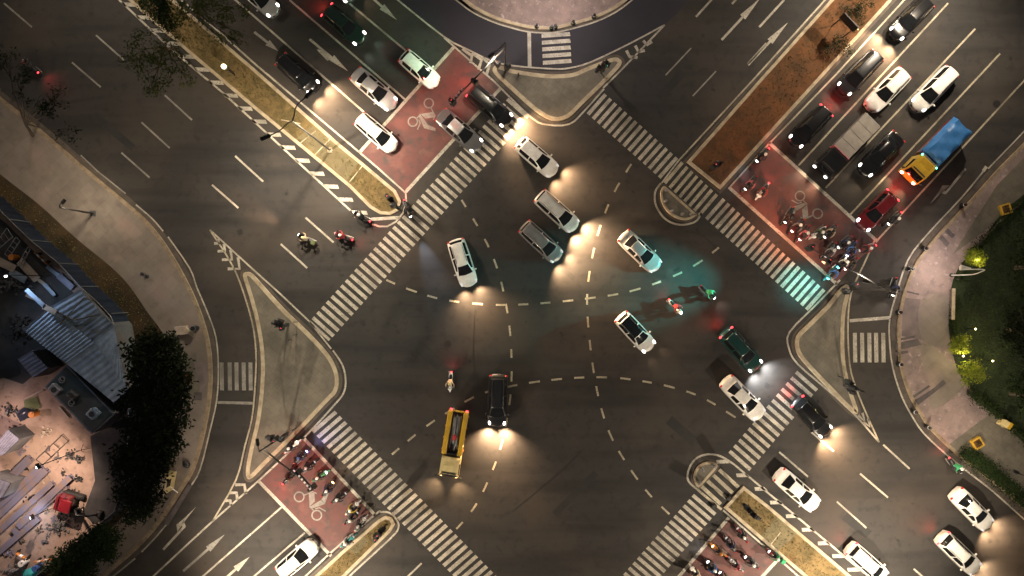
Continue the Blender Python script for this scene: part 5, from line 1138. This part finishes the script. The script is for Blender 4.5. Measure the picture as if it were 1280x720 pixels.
# ------------------------------------------------------------------ building site behind its hoarding
fence_px = [(-60, 208), (0, 263), (38, 300), (73, 329), (100, 358), (120, 376), (138, 395), (144, 409), (153, 453), (160, 487), (160, 540), (156, 601), (142, 640), (110, 667), (45, 720), (-40, 790)]
FZ = 2.9; fence = [G(x, y, FZ) for x, y in fence_px]
M['hoard'] = mat("blue_hoarding", (.014, .022, .042), .55, .2, noise=(1.2, (.009, .014, .028), .4, .66))
t = empty('site_hoarding', (fence[5].x, fence[5].y, 0)); tag(t, "dark blue sheet hoarding with a pale top rail round the building site", 'fence')
b = MB(); r_ = MB()
for i in range(len(fence)-1):
    a, c = fence[i]-t.location, fence[i+1]-t.location; n = max(1, int((c-a).length/.35)); d = (c-a)/n; nn = Vector((-d.y, d.x, 0)).normalized()*.03
    for k in range(n):
        p0 = a+d*k+nn*(1 if k % 2 else -1); p1 = a+d*(k+1)+nn*(-1 if k % 2 else 1)
        b.add([(p0.x, p0.y, .1), (p1.x, p1.y, .1), (p1.x, p1.y, FZ-.05), (p0.x, p0.y, FZ-.05)], [(0, 1, 2, 3)])
b.build('sheeting', M['hoard'], t)
MB().tube([p-t.location for p in fence], .035, 6).build('top_rail', M['steel'], t)
for (x, y) in [(12, 274), (38, 300), (73, 329), (100, 358), (138, 392), (150, 438), (157, 470), (159, 512), (160, 556), (156, 601), (142, 640), (117, 661), (80, 692)]:
    q = G(x, y, FZ)-t.location; dx = Vector((-(q.x+t.location.x), -(q.y+t.location.y), 0)).normalized()*.12
    MB().tube([(q.x+dx.x, q.y+dx.y, .1), (q.x+dx.x, q.y+dx.y, FZ+.05)], .04, 6).build('post', M['steel'], t)
site = [tuple(p[:2]) for p in fence]+[(-75, -40), (-75, 15)]
struct(flat_up(MB().poly(site, .150).build("yard_ground", M['yard'])))
M['darkyard'] = mat("dark_shaded_ground", (.018, .02, .022), .8, noise=(.5, (.05, .045, .045), .42, .68))  # the yard's shade put into a darker ground colour
struct(flat_up(MB().poly(W2([(-80, 210), (10, 280), (90, 362), (135, 420), (120, 440), (60, 455), (30, 480), (0, 470), (-80, 440)]), .156).build("shaded_ground", M['darkyard'])))
struct(flat_up(MB().poly(W2([(114, 545), (160, 520), (172, 560), (165, 610), (150, 640), (118, 655), (105, 640), (120, 600)]), .156).build("shaded_ground", M['darkyard'])))  # dark sheet painted where office and hoarding shade the yard
M['tin'] = mat("corrugated_blue_roof", (.26, .33, .42), .5, .2, noise=(1.0, (.15, .19, .25), .4, .66)); M['tin2'] = mat("dull_roof_sheet", (.12, .15, .19), .6, .2, noise=(1.0, (.06, .075, .095), .4, .66))
M['wallgrey'] = mat("grey_render", (.10, .10, .105), .85, noise=(1.0, (.06, .06, .065), .4, .66))
def corrugate(t, quad, n, m, amp=.05, name='roof'):
    """ridged sheet over four 3-D corners: ridges run from edge 0-1 to edge 3-2"""
    a, b_, c, d = [local(q, t) for q in quad]; mb = MB(); k = n*4
    for i in range(k+1):
        u = i/k; z = amp*math.cos(2*math.pi*i/4); p0, p1 = a.lerp(b_, u), d.lerp(c, u); mb.v += [(p0.x, p0.y, p0.z+z), (p1.x, p1.y, p1.z+z)]
    mb.f = [(2*i, 2*i+2, 2*i+3, 2*i+1) for i in range(k)]; return mb.build(name, M[m], t, None)
def walls(t, ring, m='wallgrey'):
    p = [local(q, t) for q in ring]; b = MB(); n = len(p)
    for i in range(n):
        a, c = p[i], p[(i+1) % n]; b.add([(a.x, a.y, .1), (c.x, c.y, .1), (c.x, c.y, c.z-.08), (a.x, a.y, a.z-.08)], [(0, 1, 2, 3)])
    return b.build('wall', M[m], t)
t = empty('shed', G(95, 430)); tag(t, "long blue shed with a corrugated roof along the site hoarding", 'shed')
corrugate(t, [G(29, 413, 3.6), G(82, 454, 3.4), G(118, 428, 3.6), G(62, 384, 3.8)], 15, 'tin'); corrugate(t, [G(82, 454, 3.35), G(142, 503, 3.3), G(160, 488, 3.35), G(118, 428, 3.55)], 10, 'tin', .02)
corrugate(t, [G(118, 428, 3.5), G(160, 488, 3.3), G(151, 452, 3.3), G(143, 408, 3.4)], 8, 'tin', .02); corrugate(t, [G(62, 384, 3.7), G(118, 428, 3.5), G(143, 408, 3.35), G(100, 362, 3.5)], 10, 'tin2', .03)
walls(t, [G(31, 413, 3.6), G(82, 453, 3.4), G(142, 502, 3.3), G(159, 487, 3.3), G(150, 452, 3.3), G(142, 408, 3.35), G(100, 363, 3.5), G(62, 385, 3.7)])
for i, (q, l) in enumerate((([(68, 388), (92, 400), (125, 393)], "rusty bent pipe lying across the blue shed's roof"), ([(75, 405), (105, 372), (118, 376)], "thin pipe laid over the dull end of the shed roof"))):
    o = MB().tube([G(x, y, 4.0) for x, y in q], .06, 8).build('pipe', M['bark'], None, 60); tag(o, l, 'pipe')
t = empty('site_office', G(100, 500)); tag(t, "dark flat-roofed site office crowded with rooftop equipment", 'building')
ring = [G(57, 483, 3.0), G(83, 457, 3.0), G(142, 518, 3.0), G(115, 542, 3.0)]; M['roofdark'] = mat("dark_flat_roof", (.030, .045, .050), .8, noise=(.8, (.02, .025, .028), .4, .66))
MB().poly([tuple(local(q, t)[:2]) for q in ring], .1, 2.95).build('wall', M['wallgrey'], t); MB().poly([tuple(q) for q in inset([tuple(local(q, t)[:2]) for q in ring], .1)], 2.95, 3.0).build('roof', M['roofdark'], t)
rp = [local(q, t) for q in ring]; MB().strip([q[:2] for q in rp], .16, 3.0, True).build('coping', M['tin2'], t)
for q, d, m, l, nm in (((69, 487), (.95, .75, .5), 'steel', "pale grey box unit at the upper corner of the site office roof", 'air_conditioner'), ((117, 517), (.8, .85, .6), 'tin', "bluish cube unit with a bright side on the site office roof", 'air_conditioner')):
    c = G(q[0], q[1], 3.3); o = empty(nm, (c.x, c.y, 3.01), -.75); tag(o, l, 'air conditioner', 'units on the site office roof'); MB().bbox((0, 0, d[2]/2), d, .05).build('casing', M[m], o); MB().tube([(0, 0, d[2]), (0, 0, d[2]+.03)], .26, 16).build('fan', M['trim'], o, 40)
    MB().box((-d[0]/2-.02, 0, d[2]/2), (.04, d[1]*.8, d[2]*.7)).build('grille', PT['white'], o)
c = G(92, 494, 3.4); o = empty('water_tank', (c.x, c.y, 3.01), -.7); tag(o, "dark rounded water tank in the middle of the site office roof", 'tank'); MB().tube([(-.5, 0, .42), (-.4, 0, .42), (.4, 0, .42), (.5, 0, .42)], [.25, .40, .40, .25], 16).build('tank', M['darkpole'], o, 50); MB().tube([(0, 0, .8), (0, 0, .88)], .14, 12).build('lid', M['trim'], o, 40)
for q, l in (((77, 475), "coil of cable on the site office roof near its upper corner"), ((89, 504), "coil of cable below the water tank on the site office roof")):
    c = G(q[0], q[1], 3.1); o = MB().torus((0, 0, .06), .26, .045, 'Z', 20, 6).torus((.1, .12, .10), .20, .035, 'Z', 20, 6).build('cable_coil', M['steel'], None, 60, (c.x, c.y, 3.01)); tag(o, l, 'cable coil')
def cabin(ring_px, h, label, m='tin2', n=6):
    ring = [G(x, y, h) for x, y in ring_px]; c = sum(ring, Vector())/4; t = empty('site_cabin', (c.x, c.y, 0)); tag(t, label, 'cabin'); corrugate(t, ring, n, m, .025); walls(t, ring, 'wallgrey'); return t
M['greyblue'] = mat("grey_blue_roof_sheet", (.16, .165, .22), .55, .2, noise=(1, (.11, .11, .15), .4, .66))
cabin([(22, 449), (41, 472), (60, 460), (40, 438)], 2.6, "small dark blue site cabin left of the site office", 'greyblue'); cabin([(-25, 578), (5, 568), (24, 549), (10, 537)], 2.4, "grey-blue roofed cabin at the left edge of the yard", 'greyblue'); cabin([(-22, 626), (3, 622), (13, 604), (-12, 594)], 2.4, "grey roofed cabin behind the steel beams at the left edge", 'greyblue', 5)
g = "long steel beams stacked in the yard"
def beam(a, b_, w, h, label, z=.2):
    w *= 1.25
    p, q = G(*a), G(*b_); c = (p+q)/2; L = (q-p).length; t = MB(); t.box((0, 0, h-.02), (L, w, .04)); t.box((0, 0, .02), (L, w, .04)); t.box((0, 0, h/2), (L, .06, h-.085))
    o = t.build('steel_beam', M['beam'], None); o.location = (c.x, c.y, z); o.rotation_euler = (0, 0, math.atan2(q.y-p.y, q.x-p.x)); tag(o, label, 'steel beam', g)
beam((42, 571), (10, 603), .60, .42, "short wide steel beam nearest the grey-blue cabin"); beam((56, 582), (-30, 662), .48, .42, "steel beam left one of the tight pair in the yard"); beam((63, 586), (-30, 674), .46, .42, "steel beam right one of the tight pair in the yard")
beam((70, 602), (-30, 692), .42, .42, "single steel beam in the middle of the orange-lit ground"); beam((93, 594), (28, 656), .50, .50, "steel beam ending beside the red machine, upper length"); beam((87, 606), (20, 664), .42, .32, "steel beam ending beside the red machine, lower length"); beam((52, 646), (-30, 716), .46, .30, "purplish steel beam along the sandy strip")
g = "open lattice frames lying in the yard"
def lattice(a0, a1, b0, b1, z, label, nm='lattice_frame', k=4, r=.045):
    P = [G(x, y) for x, y in (a0, a1, b0, b1)]; t = MB(); zz = Vector((0, 0, z)); t.tube([P[0]+zz, P[1]+zz], r, 6); t.tube([P[2]+zz, P[3]+zz], r, 6)
    for i in range(k): f = i/(k-1); t.tube([P[0].lerp(P[1], f)+zz, P[2].lerp(P[3], f)+zz], r*.7, 6)
    o = t.build(nm, M['steel'] if nm == 'scaffold' else M['darkpole'], None, 60); tag(o, label, 'frame', g if nm == 'lattice_frame' else 'pale scaffold frames')
lattice((49, 573), (81, 543), (57, 580), (89, 550), .45, "dark ladder-like frame lying beyond the beam ends")
lattice((1, 308), (17, 286), (6, 312), (24, 297), .9, "pale scaffold frame nearest the left edge by the hoarding", 'scaffold', 5); lattice((14, 318), (28, 297), (20, 322), (33, 302), .9, "pale scaffold frame, second from the left edge by the hoarding", 'scaffold', 5); lattice((29, 332), (42, 309), (33, 334), (45, 312), .8, "narrow scaffold frame nearest the striped plastic barrier", 'scaffold', 5)
# red piling machine
p = G(84, 630, 1.2); t = empty('digger', (p.x, p.y, .15), -.3); tag(t, "dark red compact digger under a black tube cage", 'digger'); t.scale = (1.25,)*3
for sg in (1, -1): MB().bbox((0, .55*sg, .25), (1.7, .34, .5), .10).build('track', M['rubber'], t)
MB().bbox((-.25, 0, .85), (1.1, 1.2, .7), .10).build('body', PT['red'], t); MB().bbox((.25, .1, 1.55), (.85, .95, .12), .04).build('cab_roof', PT['red'], t)
for x, y in ((.62, .52), (.62, -.35), (-.15, .52), (-.15, -.35)): MB().tube([(x, y, .7), (x, y, 1.5)], .03, 6).build('cage_post', M['black'], t)
MB().tube([(.6, -.2, .8), (1.3, -.25, 1.6), (1.9, -.3, 1.1), (2.2, -.3, .35)], [.11, .10, .08, .06], 8).build('boom', M['black'], t, 50); MB().bbox((2.25, -.3, .22), (.4, .5, .32), .06).build('bucket', M['darkpole'], t)
for k in range(3): MB().tube([(-.5+.5*k, -.75, 1.2), (-.5+.5*k, .75, 1.35)], .03, 6).build('cage_bar', M['black'], t)
# floodlights
def flood(px, h, aim, pw, col, label, deg=130):
    pw *= 1.5; h *= K
    t = empty('floodlight', G(*px)); t.location.z = .15; tag(t, label, 'floodlight', "floodlights in the building site")
    for a in (0, 2.1, 4.2): MB().tube([(0, 0, .7), (.45*math.cos(a), .45*math.sin(a), 0)], .02, 6).build('leg', M['black'], t)
    MB().tube([(0, 0, .6), (0, 0, h)], .035, 8).build('mast', M['black'], t); a = math.atan2(aim[1], aim[0]); MB().bbox((0, 0, h+.1), (.16, .50, .34), .03, a).build('lamp_head', M['black'], t); f = Vector((aim[0], aim[1], 0)).normalized()
    MB().ball(f*.09+Vector((0, 0, h+.12)), (.10, .16, .15)).build('lamp_glass', M['flood'], t, 60); spot("flood_light", f*.24+Vector((0, 0, h+.1)), aim, pw, col, deg, t, .7, .12)
flood((66, 634), 2.2, (-.8, -.3, -.6), 260, (.86, .88, 1), "floodlight glaring at the nose of the red digger", 140)
flood((108, 560), 5.5, (-.75, -.55, -.75), 3200, (1, .72, .54), "tall floodlight at the corner of the site office, lighting the beams")
flood((-30, 520), 4.5, (.7, -.5, -.6), 900, (1, .70, .66), "floodlight behind the small cabins at the left edge")
flood((60, 345), 4.5, (.4, -.9, -.7), 420, (.55, .72, 1), "cold floodlight near the scaffold frames, over the shed roof")
# striped barriers, drums, tarps, heaps
def barrier(px, rz, label, n=5):
    t = empty('striped_barrier', G(*px), rz); t.location.z = .16; tag(t, label, 'barrier', "red and white striped barriers in the site")
    for i in range(n): MB().bbox((-.32*(n-1)/2+.32*i, 0, .62), (.32, .14, .28), .02).build('stripe', PT['white'] if i % 2 else PT['orange'], t)
    for x in (-.55, .55): MB().bbox((x, 0, .24), (.08, .4, .48), .015).build('foot', M['trim'], t)
barrier((58, 323), -.75, "striped barrier on the inside of the upper hoarding"); barrier((60, 697), .15, "striped barrier at the lower hoarding corner of the yard"); barrier((33, 691), -.5, "orange-ended barrier at the foot of the sandy strip", 3)
for px, l, pc in (((23, 322), "orange drum beside the scaffold frames", 'orange'), ((48, 516), "orange drum at the edge of the pinkish ground", 'orange'), ((35, 700), "pale drum beside the orange-ended barrier", 'pearl'), ((52, 706), "blue drum at the bottom of the yard", 'blue')):
    t = empty('drum', G(*px)); t.location.z = .15; tag(t, l, 'drum', "drums in the building site"); MB().tube([(0, 0, 0), (0, 0, .3), (0, 0, .31), (0, 0, .62), (0, 0, .63), (0, 0, .9)], [.28, .28, .30, .28, .30, .28], 16).build('barrel', PT[pc], t, 40); MB().tube([(.1, .1, .9), (.1, .1, .93)], .05, 8).build('bung', M['trim'], t)
def heap(name, px, r, h, m, label, cat, seed, n=90, piece=.16):
    rng = random.Random(seed); b = MB(); c = G(*px)
    for i in range(n):
        a, d = rng.uniform(0, 6.28), abs(rng.gauss(0, .45))*r; z = .15+max(.02, h*(1-d/r))*rng.random()
        b.box((c.x+d*math.cos(a), c.y+d*math.sin(a)*.8, z), (piece*rng.uniform(.4, 1.6), piece*rng.uniform(.3, .9), piece*rng.uniform(.2, .6)), rng.uniform(0, 3.1), (rng.uniform(.5, 1),)*2, rng.uniform(-.5, .5))
    o = b.build(name, M[m] if m in M else m, None); o["kind"] = "stuff"
    return o
heap('rubble', (90, 568), .8, .5, 'darkpole', "", '', 1, 80, .2); heap('rubble', (101, 574), .55, .4, 'darkpole', "", '', 2, 50, .18); heap('rubble', (14, 512), 1.0, .3, 'trim', "", '', 3, 50, .25); heap('rubble', (22, 538), 1.0, .5, 'bark', "", '', 4, 70, .2)
heap('rubble', (30, 410), 2.2, .6, 'trim', "", '', 5, 120, .35); heap('rubble', (20, 355), 2.4, .5, 'wallgrey', "", '', 6, 110, .3); heap('rubble', (75, 655), 1.8, .5, 'wallgrey', "", '', 7, 90, .25); heap('rubble', (95, 640), 1.2, .4, 'slab_pale', "", '', 8, 40, .25); heap('rubble', (20, 712), 1.6, .5, 'steel', "", '', 9, 80, .2)
def cloth(px, w, l, rz, m, label):
    rng = random.Random(px[0]); b = MB(); n = 8; c = G(*px)
    for i in range(n+1):
        for j in range(n+1): x, y = (i/n-.5)*w, (j/n-.5)*l; b.v.append((x+rng.uniform(-.05, .05), y+rng.uniform(-.05, .05), .05+.28*math.exp(-3*((i/n-.5)**2+(j/n-.5)**2)*3)+.06*rng.random()))
    b.f = [(i*(n+1)+j, (i+1)*(n+1)+j, (i+1)*(n+1)+j+1, i*(n+1)+j+1) for i in range(n) for j in range(n)]
    o = b.build('tarpaulin', m, None, 60, (c.x, c.y, .16)); o.rotation_euler = (0, 0, rz); tag(o, label, 'tarpaulin')
cloth((40, 716), 1.5, 1.1, .4, PT['teal'], "crumpled teal tarpaulin at the bottom of the yard"); cloth((35, 515), 1.9, 1.1, .5, PT['navy'], "dark blue crumpled tarpaulin on the pinkish ground"); cloth((42, 505), 1.4, 1.2, .3, JK['olive'], "dark olive crumpled tarpaulin above the blue one"); cloth((10, 460), 2.4, 1.6, .2, JK['black'], "black crumpled tarpaulin at the left edge by the cabin")
for a, b_, l in (((33, 498), (57, 487), "pale plank leaning toward the site office's upper corner"), ((76, 508), (88, 522), "white plank along the site office's yard wall"), ((8, 360), (18, 350), "pale plank lying in the dark upper yard")):
    p, q = G(*a), G(*b_); o = MB().bbox((0, 0, .06), ((q-p).length, .16, .08), .01).build('plank', M['slab_pale'], None); o.location = ((p.x+q.x)/2, (p.y+q.y)/2, .2); o.rotation_euler = (0, 0, math.atan2(q.y-p.y, q.x-p.x)); tag(o, l, 'plank')

rng = random.Random(77)
for i, (x, y) in enumerate(((20, 590), (35, 585), (62, 560), (72, 572), (40, 622), (18, 625), (60, 625), (70, 648), (50, 662), (30, 675), (12, 690), (58, 676), (95, 612), (100, 598), (80, 590), (28, 562), (40, 548), (60, 540), (12, 595), (48, 600))):
    heap('rubble', (x, y), rng.uniform(.35, .9), .2, rng.choice(('trim', 'bark', 'steel', 'slab_pale', 'beam', 'wallgrey')), '', '', 100+i, 16, rng.uniform(.14, .3))

for px, bl, lab, sd in (((1068, 12), [(1062, 8, .8, 14), (1078, 14, .9, 14), (1070, 22, .7, 11), (1085, 0, .8, 12)], "low dark shrub behind the direction sign on the upper right median", 51), ((1040, 62), [(1040, 60, .6, 10), (1052, 52, .6, 10), (1060, 62, .5, 8)], "low dark shrub in front of the direction sign on the upper right median", 52)):
    tree('shrub', px, bl, 'unlit_leaves', 700, .08, lab, 'shrub', None, .05, seed=sd)
rng = random.Random(9)
for i, (x, y) in enumerate(((70, 340), (85, 352), (52, 350), (40, 338), (66, 362), (28, 345), (46, 372), (12, 330), (82, 372), (98, 385))):
    a = rng.uniform(-.9, -.4); o = MB().bbox((0, 0, .03), (rng.uniform(1.2, 2.6), rng.uniform(.3, .8), .05), .01).build('roof_sheet', rng.choice((M['tin'], M['tin2'], M['greyblue'], M['slab_pale'])), None); o.location = G(x, y)+Vector((0, 0, .3+.06*i)) if y < 360 else G(x, y)+Vector((0, 0, 4.3 if x > 75 else .5)); o.rotation_euler = (0, 0, a)
    tag(o, ("loose roof sheet", "loose metal sheet")[i % 2] + (" below the striped barrier in the dark upper yard", " lying nearest the hoarding posts above the shed", " beside the dark scaffold gap above the shed", " at the foot of the third scaffold frame", " touching the dull end of the shed", " near the orange drum in the dark yard", " left of the shed's corrugated corner", " closest to the left edge below the scaffold frames", " on the dull end of the shed roof", " on the shed roof next to the thin pipe")[i], 'metal sheet')
